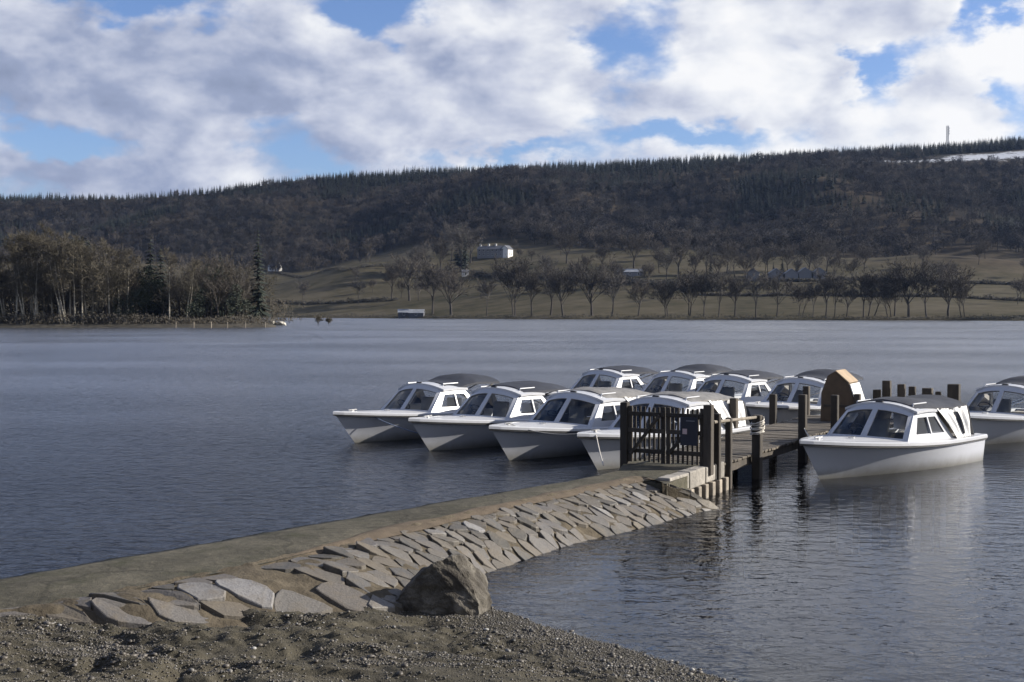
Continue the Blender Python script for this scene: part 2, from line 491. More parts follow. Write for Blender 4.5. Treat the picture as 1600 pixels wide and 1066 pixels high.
mat('mortar', (0.089, 0.074, 0.053), 0.95, var=0.45, scale=7, bump=0.8, bscale=25, spec=0.2)

def slate_mat():
    m = bpy.data.materials.new('slate'); m.use_nodes = True
    t = NT(m.node_tree)
    oi = t.n('ShaderNodeObjectInfo'); g = t.n('ShaderNodeNewGeometry')
    n1 = t.noise(g.outputs['Position'], 5.0, 6, 0.6); n2 = t.noise(g.outputs['Position'], 45.0, 4, 0.6)
    base = t.ramp(oi.outputs['Random'], [(0.0, (0.055, 0.051, 0.044)), (0.25, (0.081, 0.077, 0.073)), (0.5, (0.111, 0.095, 0.073)), (0.75, (0.089, 0.084, 0.083)), (0.92, (0.119, 0.110, 0.098)), (1.0, (0.179, 0.174, 0.172))])
    dirt = t.mix(t.mapr(n1, 0.45, 0.75, 0, 0.8), base, (0.119, 0.098, 0.070))
    s1 = t.n('ShaderNodeVectorMath', operation='SCALE'); t.l(dirt, s1.inputs[0]); t.l(t.mapr(n2, 0.3, 0.7, 0.78, 1.18), s1.inputs['Scale'])
    b = t.n('ShaderNodeBsdfPrincipled'); t.l(s1.outputs[0], b.inputs['Base Color']); b.inputs['Roughness'].default_value = 0.62
    b.inputs['Specular IOR Level'].default_value = 0.4
    t.l(t.bump(t.m('MULTIPLY_ADD', n2, 0.4, n1), 0.5, 0.03), b.inputs['Normal'])
    o = t.n('ShaderNodeOutputMaterial'); t.l(b.outputs[0], o.inputs[0])
    MATS['slate'] = m
slate_mat()

def boulder_mat():
    m = bpy.data.materials.new('boulder_rock'); m.use_nodes = True
    t = NT(m.node_tree)
    g = t.n('ShaderNodeNewGeometry')
    n1 = t.noise(g.outputs['Position'], 4.0, 8, 0.65, 0.4); n2 = t.noise(g.outputs['Position'], 30.0, 5, 0.6)
    c = t.ramp(n1, [(0.34, (0.029, 0.024, 0.019)), (0.5, (0.068, 0.060, 0.048)), (0.66, (0.158, 0.144, 0.122))])
    b = t.n('ShaderNodeBsdfPrincipled'); t.l(c, b.inputs['Base Color']); b.inputs['Roughness'].default_value = 0.9
    t.l(t.bump(t.m('MULTIPLY_ADD', n2, 0.5, n1), 0.9, 0.06), b.inputs['Normal'])
    o = t.n('ShaderNodeOutputMaterial'); t.l(b.outputs[0], o.inputs[0])
    return m

def hill_mat():
    m = bpy.data.materials.new('hillside_cover'); m.use_nodes = True
    t = NT(m.node_tree)
    g = t.n('ShaderNodeNewGeometry'); pos = g.outputs['Position']
    at = t.n('ShaderNodeVertexColor', layer_name='zone'); sc = t.n('ShaderNodeSeparateColor'); t.l(at.outputs[0], sc.inputs[0])
    n1 = t.noise(t.vmul(pos, (0.5, 1.0, 1)), 0.03, 5, 0.6); n2 = t.noise(pos, 0.12, 5, 0.65); n4 = t.noise(pos, 0.5, 3, 0.6)
    grass = t.ramp(t.m('MULTIPLY_ADD', n2, 0.5, t.m('MULTIPLY', n1, 0.55)), [(0.38, (0.023, 0.022, 0.010)), (0.50, (0.050, 0.043, 0.024)), (0.64, (0.079, 0.067, 0.044))])
    litter = t.ramp(n2, [(0.35, (0.008, 0.008, 0.007)), (0.7, (0.017, 0.015, 0.012))])  # leaf litter, darkened with the woods to stand for cloud shade
    moor = t.ramp(n2, [(0.35, (0.026, 0.020, 0.014)), (0.7, (0.058, 0.043, 0.025))])
    snow = t.mapr(t.m('MULTIPLY_ADD', t.m('SUBTRACT', n2, 0.5), 1.6, t.m('MULTIPLY_ADD', t.m('SUBTRACT', n4, 0.5), 0.9, sc.outputs[1])), 0.58, 0.82)
    c = t.mix(sc.outputs[0], litter, grass)
    c = t.mix(sc.outputs[2], c, moor)
    c = t.mix(snow, c, (0.42, 0.44, 0.48))
    b = t.n('ShaderNodeBsdfPrincipled'); t.l(c, b.inputs['Base Color']); b.inputs['Roughness'].default_value = 0.95
    b.inputs['Specular IOR Level'].default_value = 0.1
    o = t.n('ShaderNodeOutputMaterial'); t.l(b.outputs[0], o.inputs[0])
    return m

# ================================================================== SETTING
# ---- lake
mb = MB(); mb.add([(-3000, -60, 0), (3000, -60, 0), (3000, 2500, 0), (-3000, 2500, 0)], [(0, 1, 2, 3)])
tag(mb.build('water', water_mat(), fix=False), kind='structure')
SAND = ground_mat()
mb = MB(); mb.add([(-3200, -400, -3), (3200, -400, -3), (3200, 2600, -3), (-3200, 2600, -3)], [(0, 1, 2, 3)])
tag(mb.build('lake_bed', SAND, fix=False), kind='structure')

# ---- beach: one sheet, dense where it is seen
SH_A = np.array([-0.06, 13.15]); SH_N = np.array([-0.778, -0.627])
CW_P = np.array([-5.3, 12.65]); CW_D = np.array([0.650, 0.760]); CW_L = np.array([-0.760, 0.650])
def beach_z(x, y):
    x = np.asarray(x, float); y = np.asarray(y, float)
    s_ = (x - SH_A[0]) * SH_N[0] + (y - SH_A[1]) * SH_N[1]
    s_ = s_ + 0.35 * (fbm(x * 0.5, y * 0.5, 3, 5) - 0.5) + 0.16 * (fbm(x * 2.5, y * 2.5, 3, 6) - 0.5)
    z = np.where(s_ > 0, 0.085 * s_ + 0.16 * np.maximum(s_ - 4.8, 0) ** 1.35 * 0.5, 0.16 * s_)
    q = (x - CW_P[0]) * CW_L[0] + (y - CW_P[1]) * CW_L[1]
    z = np.where(q > -0.25, np.minimum(z, 0.42 - 0.9 * (q + 0.25)), z)
    land = sstep(0.05, 1.5, s_)
    # scuffed, terraced sand: ledges run roughly along the shore
    lump = fbm(x * 1.1 + 0.4 * y, y * 2.6, 4, 11) - 0.5
    led = fbm(x * 0.55, y * 2.1 + 0.3 * x, 3, 23)
    terr = (np.floor(led * 9) + sstep(0.55, 0.95, led * 9 - np.floor(led * 9))) / 9
    pit = sstep(0.62, 0.78, fbm(x * 2.2, y * 2.9, 2, 41))
    fine = fbm(x * 7 + 2 * y, y * 11, 3, 83) - 0.5
    rough = sstep(0.38, 0.6, fbm(x * .8, y * 1.6, 2, 19))
    z = z + land * (0.07 * lump + 0.22 * (terr - 0.5) - 0.05 * pit + (0.03 + 0.09 * rough) * fine)
    for (hx, hy, rx, ry, dp) in ((-2.62, 11.72, 0.36, 0.20, -0.16), (-2.55, 11.98, 0.5, 0.12, 0.10), (-2.75, 9.85, 0.10, 0.14, -0.13), (-3.42, 9.9, 0.10, 0.14, -0.12), (-2.25, 9.55, 0.1, 0.14, -0.1), (-1.9, 10.55, 0.6, 0.12, -0.08), (-0.9, 12.35, 0.25, 0.15, -0.10)):
        z = z + dp * np.exp(-((x - hx) / rx) ** 2 - ((y - hy) / ry) ** 2)
    return np.maximum(z, -3.05)
gx = np.concatenate([np.linspace(-70, -8, 32)[:-1], np.linspace(-8, -6, 22)[:-1], np.linspace(-6, 3.2, 330)[:-1], np.linspace(3.2, 12, 45)[:-1], np.linspace(12, 80, 30)])
gy = np.concatenate([np.linspace(-60, 6, 40)[:-1], np.linspace(6, 9, 35)[:-1], np.linspace(9, 14.5, 200)[:-1], np.linspace(14.5, 24, 50)[:-1], np.linspace(24, 60, 20)])
GX, GY = np.meshgrid(gx, gy, indexing='ij')
V, F = np_grid(GX, GY, beach_z(GX, GY))
tag(link('beach', np_mesh('beach', V, F, SAND)), kind='structure')

# ---- causeway
UP = [(-260, 985, .40), (20, 951, .46), (200, 922, .50), (380, 888, .52), (560, 846, .52), (800, 791, .51), (1010, 748, .48), (1042, 757, .46)]
LO = [(-260, 1010, .34), (20, 972, .36), (210, 976, .30), (420, 962, .22), (610, 950, .12), (775, 896, -.04), (900, 856, -.05), (1000, 834, -.06), (1135, 803, -.10)]
def poly(pts, n):
    P = [ground_pt(*p) for p in pts]
    L = [0]
    for a, b in zip(P, P[1:]): L.append(L[-1] + (b - a).length)
    L = np.array(L) / L[-1]
    t = np.linspace(0, 1, n)
    return np.stack([np.interp(t, L, [p[k] for p in P]) for k in range(3)], 1)
NU = 240
UPP, LOP = poly(UP, NU), poly(LO, NU)
for A in (UPP, LOP):
    for _ in range(6): A[1:-1] = (A[:-2] + 2 * A[1:-1] + A[2:]) / 4
mid = (UPP + LOP) / 2
ARC = np.concatenate([[0], np.cumsum(np.linalg.norm(np.diff(mid, axis=0), axis=1))])
def slope_pt(u, v):
    """u metres along the causeway, v 0 (top edge) .. 1 (waterline)"""
    a = np.array([np.interp(u, ARC, UPP[:, k]) for k in range(3)])
    b = np.array([np.interp(u, ARC, LOP[:, k]) for k in range(3)])
    p = a + (b - a) * v
    p[2] += 0.07 * math.sin(math.pi * min(max(v, 0), 1))
    return Vector(p)
cause = empty('stone_causeway', (UPP[120][0], UPP[120][1], 0.0))
tag(cause, kind='structure')
cl = cause.location.copy()
# top surface
e0 = CW_P - CW_D * 6; left = []
for t in np.linspace(0, 1, NU):
    # left edge runs straight; points matched to the right edge by projection
    p = UPP[int(round(t * (NU - 1)))]
    d = np.dot(np.array(p[:2]) - CW_P, CW_D)
    left.append(CW_P + CW_D * d)
left = np.array(left)
JR0 = Vector((2.55, 19.85)); JD = Vector((0.498, 0.867)); JP = Vector((0.867, -0.498)); JW = 1.65
rows = []
for i in range(0, NU, 2):
    r_ = UPP[i]; l_ = left[i]; row = []
    for k in range(13):
        f = k / 12
        x = l_[0] + (r_[0] - l_[0]) * f; y = l_[1] + (r_[1] - l_[1]) * f
        z = 0.47 + (r_[2] - 0.47) * f + 0.025 * math.sin(math.pi * f) + 0.02 * (float(fbm(x * 1.5, y * 1.5, 3, 3)) - .5)
        if k == 0: x += 0.05 * (float(vnoise(i * 0.35, 0, 9)) - .5) * 2; y += 0.05 * (float(vnoise(i * 0.35, 4, 9)) - .5)
        row.append((x - cl.x, y - cl.y, z))
    q = row[0]
    rows.append([(q[0] - .06, q[1] + .05, -3.0), (q[0] - .02, q[1] + .02, 0.3), (q[0], q[1], q[2] - .04)] + row)
mb = MB(); mb.grid(rows)
tag(mb.build('concrete_top', MATS['concrete'], cause, smooth=True, fix=False), 'worn grey concrete walkway')
# landing in front of the gate
LG = Vector((JR0.x, JR0.y, 0))
pl = [(left[-1][0], left[-1][1]), (UPP[-1][0], UPP[-1][1]), (JR0.x + JD.x * 1.2, JR0.y + JD.y * 1.2), (JR0.x + JD.x * 2.6 - JP.x * .05, JR0.y + JD.y * 2.6 - JP.y * .05),
      (JR0.x + JD.x * 2.6 - JP.x * 1.9, JR0.y + JD.y * 2.6 - JP.y * 1.9), (left[-1][0] + .45, left[-1][1] + .75)]
mb = MB(); mb.prism([(x - cl.x, y - cl.y, 0.468) for x, y in reversed(pl)], (0, 0, -1.6))
mb.build('concrete_landing', MATS['concrete'], cause)
# sandy strip along the right edge of the walkway
rows = []
for i in range(66, NU - 3, 2):
    r_ = UPP[i]; dl = (left[i] - r_[:2]); dl = dl / np.linalg.norm(dl)
    wd = 0.30 + 0.12 * (float(vnoise(i * .12, 2, 31)) - .5) * 2
    wd *= min(1, (i - 64) / 55)
    rows.append([(r_[0] + dl[0] * wd * f - cl.x, r_[1] + dl[1] * wd * f - cl.y, r_[2] + 0.035 * math.sin(math.pi * (f * .9 + .1)) + 0.004 - 0.03 * (f > .95) - 0.055 * max(0, 1 - (i - 66) / 34)) for f in (-0.25, 0, .3, .6, .85, 1.0)])
mb = MB(); mb.grid(rows); mb.build('sand_strip', MATS['path_sand'], cause, smooth=True, fix=False)
# sloping bed under the slates
rows = []
for i in range(0, NU):
    row = []
    for k in range(27):
        v = -0.08 + k / 24 * 1.25
        p = slope_pt(ARC[i], v)
        n_ = 0.075 * (float(fbm(p.x * 5, p.y * 5, 3, 8)) - .5)
        z = p.z - 0.012 + n_ - (0.30 * (v - 1) if v > 1 else 0)
        row.append((p.x - cl.x, p.y - cl.y, z))
    rows.append(row)
mb = MB(); mb.grid(rows)
p0 = [rows[-1][j] for j in range(27)]
mb.grid([p0, [(q[0] + .10, q[1] + .22, q[2] - 1.2) for q in p0]])
mb.build('mortar_bed', MATS['mortar'], cause, smooth=True, fix=False)

# slates: cells of an uneven mosaic, each stone its own piece
def clip(pl_, n, c):
    o = []
    for i in range(len(pl_)):
        a, b = pl_[i], pl_[(i + 1) % len(pl_)]
        da = n[0] * a[0] + n[1] * a[1] - c; db = n[0] * b[0] + n[1] * b[1] - c
        if da <= 0: o.append(a)
        if da * db < 0:
            t = da / (da - db); o.append((a[0] + (b[0] - a[0]) * t, a[1] + (b[1] - a[1]) * t))
    return o
rng = random.Random(12)
U1 = ARC[-1]; Wm = 1.0
width_at = lambda u: float(np.linalg.norm(np.array(slope_pt(u, 0)) - np.array(slope_pt(u, 1))))
seeds = []
tries = 0
while tries < 9000:
    tries += 1
    u = rng.uniform(1.5, U1 - .05); wd = width_at(u); v = rng.uniform(-0.02, 1.02) * wd
    big = 1.8 if u < 5.0 else (1.35 if u < 7 else 1.05)
    if big > 1.5 and v > wd * .5: big *= 1.35
    big *= rng.uniform(.78, 1.35)
    # long stones that lean down the slope
    ok = True
    for (a, b, s_) in seeds:
        du, dv = u - a, v - b
        k = 0.55; du2 = du - k * dv
        if (du2 / 0.17) ** 2 + (dv / 0.25) ** 2 < (min(big, s_)) ** 2: ok = False; break
    if ok: seeds.append((u, v, big))
shear = lambda u, v: ((u - 0.55 * v) / 0.20, v / 0.30)
SS = [shear(a, b) for a, b, _ in seeds]
slate_n = 0
for i, (su, sv) in enumerate(SS):
    pl_ = [(su - 3, sv - 3), (su + 3, sv - 3), (su + 3, sv + 3), (su - 3, sv + 3)]
    for j, (tu, tv) in enumerate(SS):
        if i == j or abs(tu - su) > 6 or abs(tv - sv) > 6: continue
        n = (tu - su, tv - sv); c = (tu * tu + tv * tv - su * su - sv * sv) / 2
        pl_ = clip(pl_, n, c)
        if len(pl_) < 3: break
    if len(pl_) < 3: continue
    if rng.random() < 0.02: continue                        # a missing stone here and there
    pl2 = [(a * 0.20 + 0.55 * b * 0.30, b * 0.30) for a, b in pl_]
    wd = width_at(seeds[i][0])
    pl2 = clip(pl2, (0, -1), -0.03 if True else 0); pl2 = clip(pl2, (0, 1), wd * 1.05)
    pl2 = clip(pl2, (1, 0), U1 + .02)
    if len(pl2) < 3: continue
    # cut the corners once so that the outline is not a clean polygon
    q = []
    for k in range(len(pl2)):
        a, b = pl2[k], pl2[(k + 1) % len(pl2)]
        f1, f2 = rng.uniform(.12, .3), rng.uniform(.70, .88)
        q.append((a[0] + (b[0] - a[0]) * f1, a[1] + (b[1] - a[1]) * f1)); q.append((a[0] + (b[0] - a[0]) * f2, a[1] + (b[1] - a[1]) * f2))
    q = [(a + rng.gauss(0, .010), b + rng.gauss(0, .010)) for a, b in q]
    cu = sum(p[0] for p in q) / len(q); cv_ = sum(p[1] for p in q) / len(q)
    rad = sum(math.hypot(p[0] - cu, p[1] - cv_) for p in q) / len(q)
    if rad < 0.05: continue
    gap = rng.uniform(0.008, 0.030)
    k1 = 1 - gap / rad
    hgt = rng.uniform(-0.004, 0.026) if seeds[i][0] < 6.5 else rng.uniform(0.002, 0.030)
    tx, ty = rng.uniform(-.13, .15), rng.uniform(-.15, .13)
    rings = []
    for kk, zz in ((k1, -0.06), (k1, hgt * .65), (k1 * (1 - .012 / rad), hgt)):
        ring = []
        for (a, b) in q:
            uu = cu + (a - cu) * kk; vv = cv_ + (b - cv_) * kk
            p = slope_pt(min(max(uu, 0), U1), vv / wd)
            ring.append(p + Vector((0, 0, zz + (uu - cu) * tx * (zz > 0) + (vv - cv_) * ty * (zz > 0))))
        rings.append(ring)
    cen = sum(rings[2], Vector()) / len(rings[2])
    mb = MB(); nn = len(q)
    mb.v = [tuple(p - cen) for rg in rings for p in rg]
    for rr in range(2):
        for k in range(nn): mb.f.append((rr * nn + k, rr * nn + (k + 1) % nn, (rr + 1) * nn + (k + 1) % nn, (rr + 1) * nn + k))
    mb.f.append(tuple(range(2 * nn, 3 * nn)))
    o = mb.build('slate', MATS['slate'], cause)
    o.location = cen - cl
    slate_n += 1

# ---- pebbles on the beach: nobody could count them
def pebbles():
    rg = np.random.RandomState(4)
    N = 170000
    x = rg.uniform(-6, 2.5, N); y = rg.uniform(8.8, 13.6, N)
    s_ = (x - SH_A[0]) * SH_N[0] + (y - SH_A[1]) * SH_N[1]
    q = (x - CW_P[0]) * CW_L[0] + (y - CW_P[1]) * CW_L[1]
    dens_ = 0.16 + 0.8 * np.exp(-((s_ - 0.35) / 0.55) ** 2) + 0.6 * sstep(0.50, 0.62, fbm(x * 0.9, y * 1.7, 3, 77)) * (s_ > 0.5)
    keep = (rg.rand(N) < dens_) & (s_ > -0.25) & (q < -1.2)
    x, y = x[keep], y[keep]
    ico = bmesh.new(); bmesh.ops.create_icosphere(ico, subdivisions=1, radius=1)
    bv = np.array([v.co[:] for v in ico.verts]); bf = np.array([[v.index for v in f.verts] for f in ico.faces]); ico.free()
    n = len(x)
    sz = 0.0035 + 0.010 * rg.rand(n) ** 3 + 0.02 * (rg.rand(n) > .992)
    ang = rg.rand(n) * 6.28
    vv = bv[None] * np.stack([sz * rg.uniform(.8, 1.5, n), sz * rg.uniform(.7, 1.1, n), sz * rg.uniform(.45, .8, n)], 1)[:, None, :]
    c, s2 = np.cos(ang)[:, None], np.sin(ang)[:, None]
    X = vv[..., 0] * c - vv[..., 1] * s2; Y = vv[..., 0] * s2 + vv[..., 1] * c
    P = np.stack([X + x[:, None], Y + y[:, None], vv[..., 2] + (beach_z(x, y) + sz * .25)[:, None]], -1)
    F_ = (bf[None] + (np.arange(n) * len(bv))[:, None, None]).reshape(-1, 3)
    m = bpy.data.materials.new('pebble'); m.use_nodes = True
    t = NT(m.node_tree); g = t.n('ShaderNodeNewGeometry')
    c_ = t.ramp(g.outputs['Random Per Island'], [(0, (0.023, 0.022, 0.019)), (0.4, (0.058, 0.050, 0.040)), (0.75, (0.090, 0.079, 0.066)), (0.97, (0.126, 0.118, 0.106)), (1, (0.288, 0.282, 0.270))])
    b = t.n('ShaderNodeBsdfPrincipled'); t.l(c_, b.inputs['Base Color']); b.inputs['Roughness'].default_value = 0.55
    o = t.n('ShaderNodeOutputMaterial'); t.l(b.outputs[0], o.inputs[0])
    tag(link('beach_pebbles', np_mesh('beach_pebbles', P.reshape(-1, 3), F_, m, False)), 'grey and brown pebbles strewn over the sandy beach', 'pebbles', kind='stuff')
pebbles()

# ---- boulder
def boulder():
    bm = bmesh.new()
    pts = [(-.54, -.16, -.2), (-.50, .25, -.2), (.46, -.26, -.2), (.54, .22, -.2), (-.05, -.26, -.2), (0, .36, -.2),
           (-.50, -.20, .10), (-.33, -.25, .28), (-.14, -.26, .47), (.02, -.24, .575), (.12, -.19, .60), (.20, -.10, .575), (.14, .16, .52), (-.25, .18, .34), (-.46, .2, .12),
           (.30, -.16, .42), (.39, -.24, .22), (.44, -.28, .10), (.40, .20, .36), (.52, .06, .14), (.54, .16, .02), (.10, -.29, .30), (-.2, -.30, .10), (.30, -.31, .06)]
    for p in pts: bm.verts.new(p)
    r_ = bmesh.ops.convex_hull(bm, input=bm.verts)
    bmesh.ops.delete(bm, geom=[v for v in bm.verts if not v.link_faces], context='VERTS')
    bmesh.ops.triangulate(bm, faces=bm.faces)
    for k in range(4):
        bmesh.ops.subdivide_edges(bm, edges=bm.edges, cuts=1, use_grid_fill=True)
    bmesh.ops.smooth_vert(bm, verts=bm.verts, factor=0.35, use_axis_x=True, use_axis_y=True, use_axis_z=True)
    bm.normal_update()
    co = np.array([v.co[:] for v in bm.verts])
    d = 0.10 * (fbm(co[:, 0] * 5 + co[:, 2] * 3, co[:, 1] * 5 + co[:, 2] * 4, 5, 3) - .5) + 0.05 * (fbm(co[:, 0] * 3 - co[:, 2] * 9, co[:, 1] * 4 + co[:, 2] * 9, 3, 13) - .5)
    for v, q in zip(bm.verts, d): v.co += v.normal * q
    me = bpy.data.meshes.new('boulder'); bm.to_mesh(me); bm.free(); me.materials.append(boulder_mat()); me.shade_smooth()
    o = link('boulder', me); p = ground_pt(688, 957, 0.06)
    o.location = (p.x, p.y + .28, 0.05); o.rotation_euler = (0, 0, R(-4))
    tag(o, 'large rough boulder at the water edge against the slate slope', 'boulder')
boulder()

# ---- far hillside
def ix(px, Y): return (px - 800) / FPX * Y
SHX = [-900, -400, -118, -49, 26, 177, 600, 1200]; SHY = [760, 700, 640, 580, 505, 425, 400, 400]
RPX = [-700, -200, 0, 100, 200, 330, 450, 560, 700, 900, 1100, 1200, 1300, 1480, 1600, 1900, 2400]
RPY = [318, 312, 312, 312, 312, 303, 284, 277, 273, 267, 257, 250, 244, 236, 226, 215, 230]
YR = 1350.0
RX = [ix(p, YR) for p in RPX]; RZ = [(487 - y) / FPX * YR + CAM_H for y in RPY]
FX = [-900, -260, -150, -90, -20, 60, 150, 260, 380, 900]; FZ = [40, 40, 42, 48, 50, 46, 38, 32, 30, 30]
def shore_y(x): return np.interp(x, SHX, SHY)
def hill_z(x, y, detail=True):
    x = np.asarray(x, float); y = np.asarray(y, float)
    ys = shore_y(x); zf = np.interp(x, FX, FZ); zr = np.interp(x, RX, RZ); yf = ys + 320
    a = np.clip((y - ys) / 320, 0, 1); b = np.clip((y - yf) / (YR - yf), 0, 1)
    z = np.minimum((y - ys) * 0.10, 1.1) + (zf - 1.1) * a ** 1.25
    z = z + (zr - zf) * (0.62 * b + 0.38 * b * b * (3 - 2 * b))
    z = z - 0.12 * np.maximum(y - YR, 0)
    amp = np.clip(a * 1.1, 0, 1) * (1 - sstep(0.5, 0.9, b))
    n_ = fbm(x / 150 + 3.1, y / 190, 3, 51) - 0.5
    m_ = fbm(x / 55, y / 70, 2, 57) - 0.5
    z = z + amp * (44 * n_ * (0.22 + 0.78 * sstep(0.05, 0.4, b)) + (6 + 7 * b) * m_)
    # two pasture knolls above the lake
    z = z + 13 * np.exp(-((x + 105) / 45) ** 2 - ((y - 800) / 70) ** 2) + 9 * np.exp(-((x - 270) / 70) ** 2 - ((y - 700) / 60) ** 2)
    z = np.where(y < ys, np.maximum((y - ys) * 0.12, -2.9), z)
    return z
def snow_w(x, y):
    b = (y - shore_y(x) - 320) / (YR - shore_y(x) - 320)
    s1 = np.exp(-((b - (0.80 + 0.0002 * (x - 380))) / 0.028) ** 2) * sstep(265, 330, x)
    s2 = np.exp(-((b - 0.83) / 0.055) ** 2) * sstep(400, 470, x)
    return np.clip(np.maximum(s1 * .85, s2), 0, 1)
def field_w(x, y):
    d = y - shore_y(x)
    edge = 330 + 100 * (fbm(x / 80, y / 300, 2, 61) - .5) * 2
    edge = edge + 75 * np.exp(-((x - 5) / 75) ** 2) + 60 * np.exp(-((x - 275) / 60) ** 2)
    return 1 - sstep(edge - 12, edge + 12, d)
def moor_w(x, y):
    b = (y - shore_y(x) - 320) / (YR - shore_y(x) - 320)
    m_ = sstep(0.5, 0.62, fbm(x / 90 + 9, y / 60, 3, 71)) * np.clip(b * 3, 0, 1) * .8
    strip = np.exp(-((b - 0.72) / 0.09) ** 2) * sstep(60, 160, x) * .9
    kn = 0.9 * np.exp(-((x - 280) / 65) ** 2) * sstep(215, 265, y - shore_y(x))
    m_ = np.maximum(m_, kn)
    far = sstep(0.93, 0.99, b) * sstep(-160, -240, x) * sstep(-420, -330, x)
    return np.clip(np.maximum(np.maximum(m_, strip), far), 0, 1)
hx = np.arange(-1150, 1151, 9.0); hy = np.concatenate([np.arange(385, 760, 6.0), np.arange(760, 1420, 9.0), np.arange(1420, 2300, 60.0)])
HX, HY = np.meshgrid(hx, hy, indexing='ij')
HZ = hill_z(HX, HY)
V, F = np_grid(HX, HY, HZ)
me = np_mesh('hillside', V, F, hill_mat())
ca = me.color_attributes.new('zone', 'FLOAT_COLOR', 'POINT')
zc = np.stack([field_w(HX, HY).ravel(), snow_w(HX, HY).ravel(), moor_w(HX, HY).ravel(), np.ones(HX.size)], 1).astype(np.float32)
ca.data.foreach_set('color', zc.ravel())
tag(link('hillside', me), kind='structure')

def on_hill(px, py):
    """where the line of sight at this bearing meets the hillside"""
    Y = np.arange(395, 1420, 2.0); X = ix(px, Y)
    ok = Y > shore_y(X) + 1
    Y, X = Y[ok], X[ok]
    Z = hill_z(X, Y)
    yy = 487 - (Z - CAM_H) / Y * FPX
    k = np.where(yy <= py)[0]
    k = k[0] if len(k) else len(Y) - 1
    return Vector((X[k], Y[k], Z[k]))

# ================================================================== TREES
def branch(tw, lb, p, d, ln, r, lvl, rg, P):
    seg = 3 if lvl < 2 else 2
    pts = [p.copy()]; rs = [r]
    q = p.copy(); dd = d.copy()
    for k in range(seg):
        dd = (dd + Vector((rg.gauss(0, .10), rg.gauss(0, .10), P['up'] * (0.3 if lvl else 0.1)))).normalized()
        q = q + dd * (ln / seg); pts.append(q.copy()); rs.append(r * (1 - 0.75 * (k + 1) / seg) + 0.012)
    lb.tube(pts, rs, 4 if lvl == 0 else 3, cap=False)
    if lvl < P['levels']:
        for k in range(P['kids'][lvl]):
            f = rg.uniform(.3, 1.0) if k else 1.0
            i = min(int(f * seg), seg - 1); ff = f * seg - i
            o = pts[i].lerp(pts[i + 1], ff)
            ax = dd.orthogonal().normalized(); ax.rotate(Matrix.Rotation(rg.uniform(0, 6.283), 3, dd))
            nd = dd.copy(); nd.rotate(Matrix.Rotation(rg.uniform(*P['ang']), 3, ax))
            branch(tw, lb, o, nd, ln * rg.uniform(*P['shr']), max(rs[i] * .6, .015), lvl + 1, rg, P)
    else:
        for k in range(P['twigs']):
            f = rg.uniform(.1, 1.0); i = min(int(f * seg), seg - 1); o = pts[i].lerp(pts[i + 1], f * seg - i)
            nd = (dd + Vector((rg.gauss(0, .7), rg.gauss(0, .7), rg.gauss(0.1, .55)))).normalized()
            l2 = rg.uniform(.5, 1.2) * P['tl']; sd_ = nd.orthogonal().normalized(); sd_.rotate(Matrix.Rotation(rg.uniform(0, 6.28), 3, nd))
            wv_ = P['tw']
            tw.add([o - sd_ * wv_, o + sd_ * wv_, o + nd * l2], [(0, 1, 2)])

def bare_tree_meshes(name, seed, h, trunk_f, spread, r, limbs, kids, twigs, tl, tw_w, up=0.15, shr=(.5, .72), bark='bark_dark', twig='twig_brown', stems=1, levels=2, lean=0.0, ang=(.4, 1.0)):
    rg = random.Random(seed)
    tr, tw = MB(), MB()
    P = dict(up=up, levels=levels, kids=kids, ang=ang, shr=shr, twigs=twigs, tl=tl, tw=tw_w)
    for st in range(stems):
        p = Vector((rg.gauss(0, .5), rg.gauss(0, .5), -0.6)) if stems > 1 else Vector((0, 0, -0.6))
        d = Vector((rg.gauss(0, .04) + lean + (rg.gauss(0, .12) if stems > 1 else 0), rg.gauss(0, .05), 1)).normalized()
        pts = [p.copy()]; n = 6; hh = h * (0.92 if trunk_f > .6 else trunk_f) * rg.uniform(.85, 1.0)
        for k in range(n):
            d = (d + Vector((rg.gauss(0, .05), rg.gauss(0, .05), .05))).normalized(); pts.append(pts[-1] + d * ((hh + .6) / n))
        top_r = r * (.12 if trunk_f > .6 else .62)
        rs = [r * 1.45] + [r + (top_r - r) * k / (n - 1) for k in range(n)]
        tr.tube(pts, rs, 6, cap=False)
        for k in range(limbs):
            f = rg.uniform(.62 if trunk_f < .6 else .38, 1.0) if k > 1 else 1.0
            i = min(int(f * n), n - 1); o = pts[i].lerp(pts[i + 1], f * n - i)
            a = 6.283 * (k / limbs) + rg.uniform(-.4, .4); tilt = rg.uniform(.25, 1.0) * spread
            if trunk_f > .6: tilt = rg.uniform(.5, .95) * spread
            nd = Vector((math.cos(a) * math.sin(tilt), math.sin(a) * math.sin(tilt), math.cos(tilt)))
            ln = (h - o.z) * rg.uniform(.42, .62) if trunk_f < .6 else h * rg.uniform(.12, .22) * (1.25 - f * .6)
            branch(tw, tw, o, nd, ln, rs[i] * .45, 0, rg, P)
    return tr.mesh(name + '_trunk', MATS[bark]), tw.mesh(name + '_crown', MATS[twig])

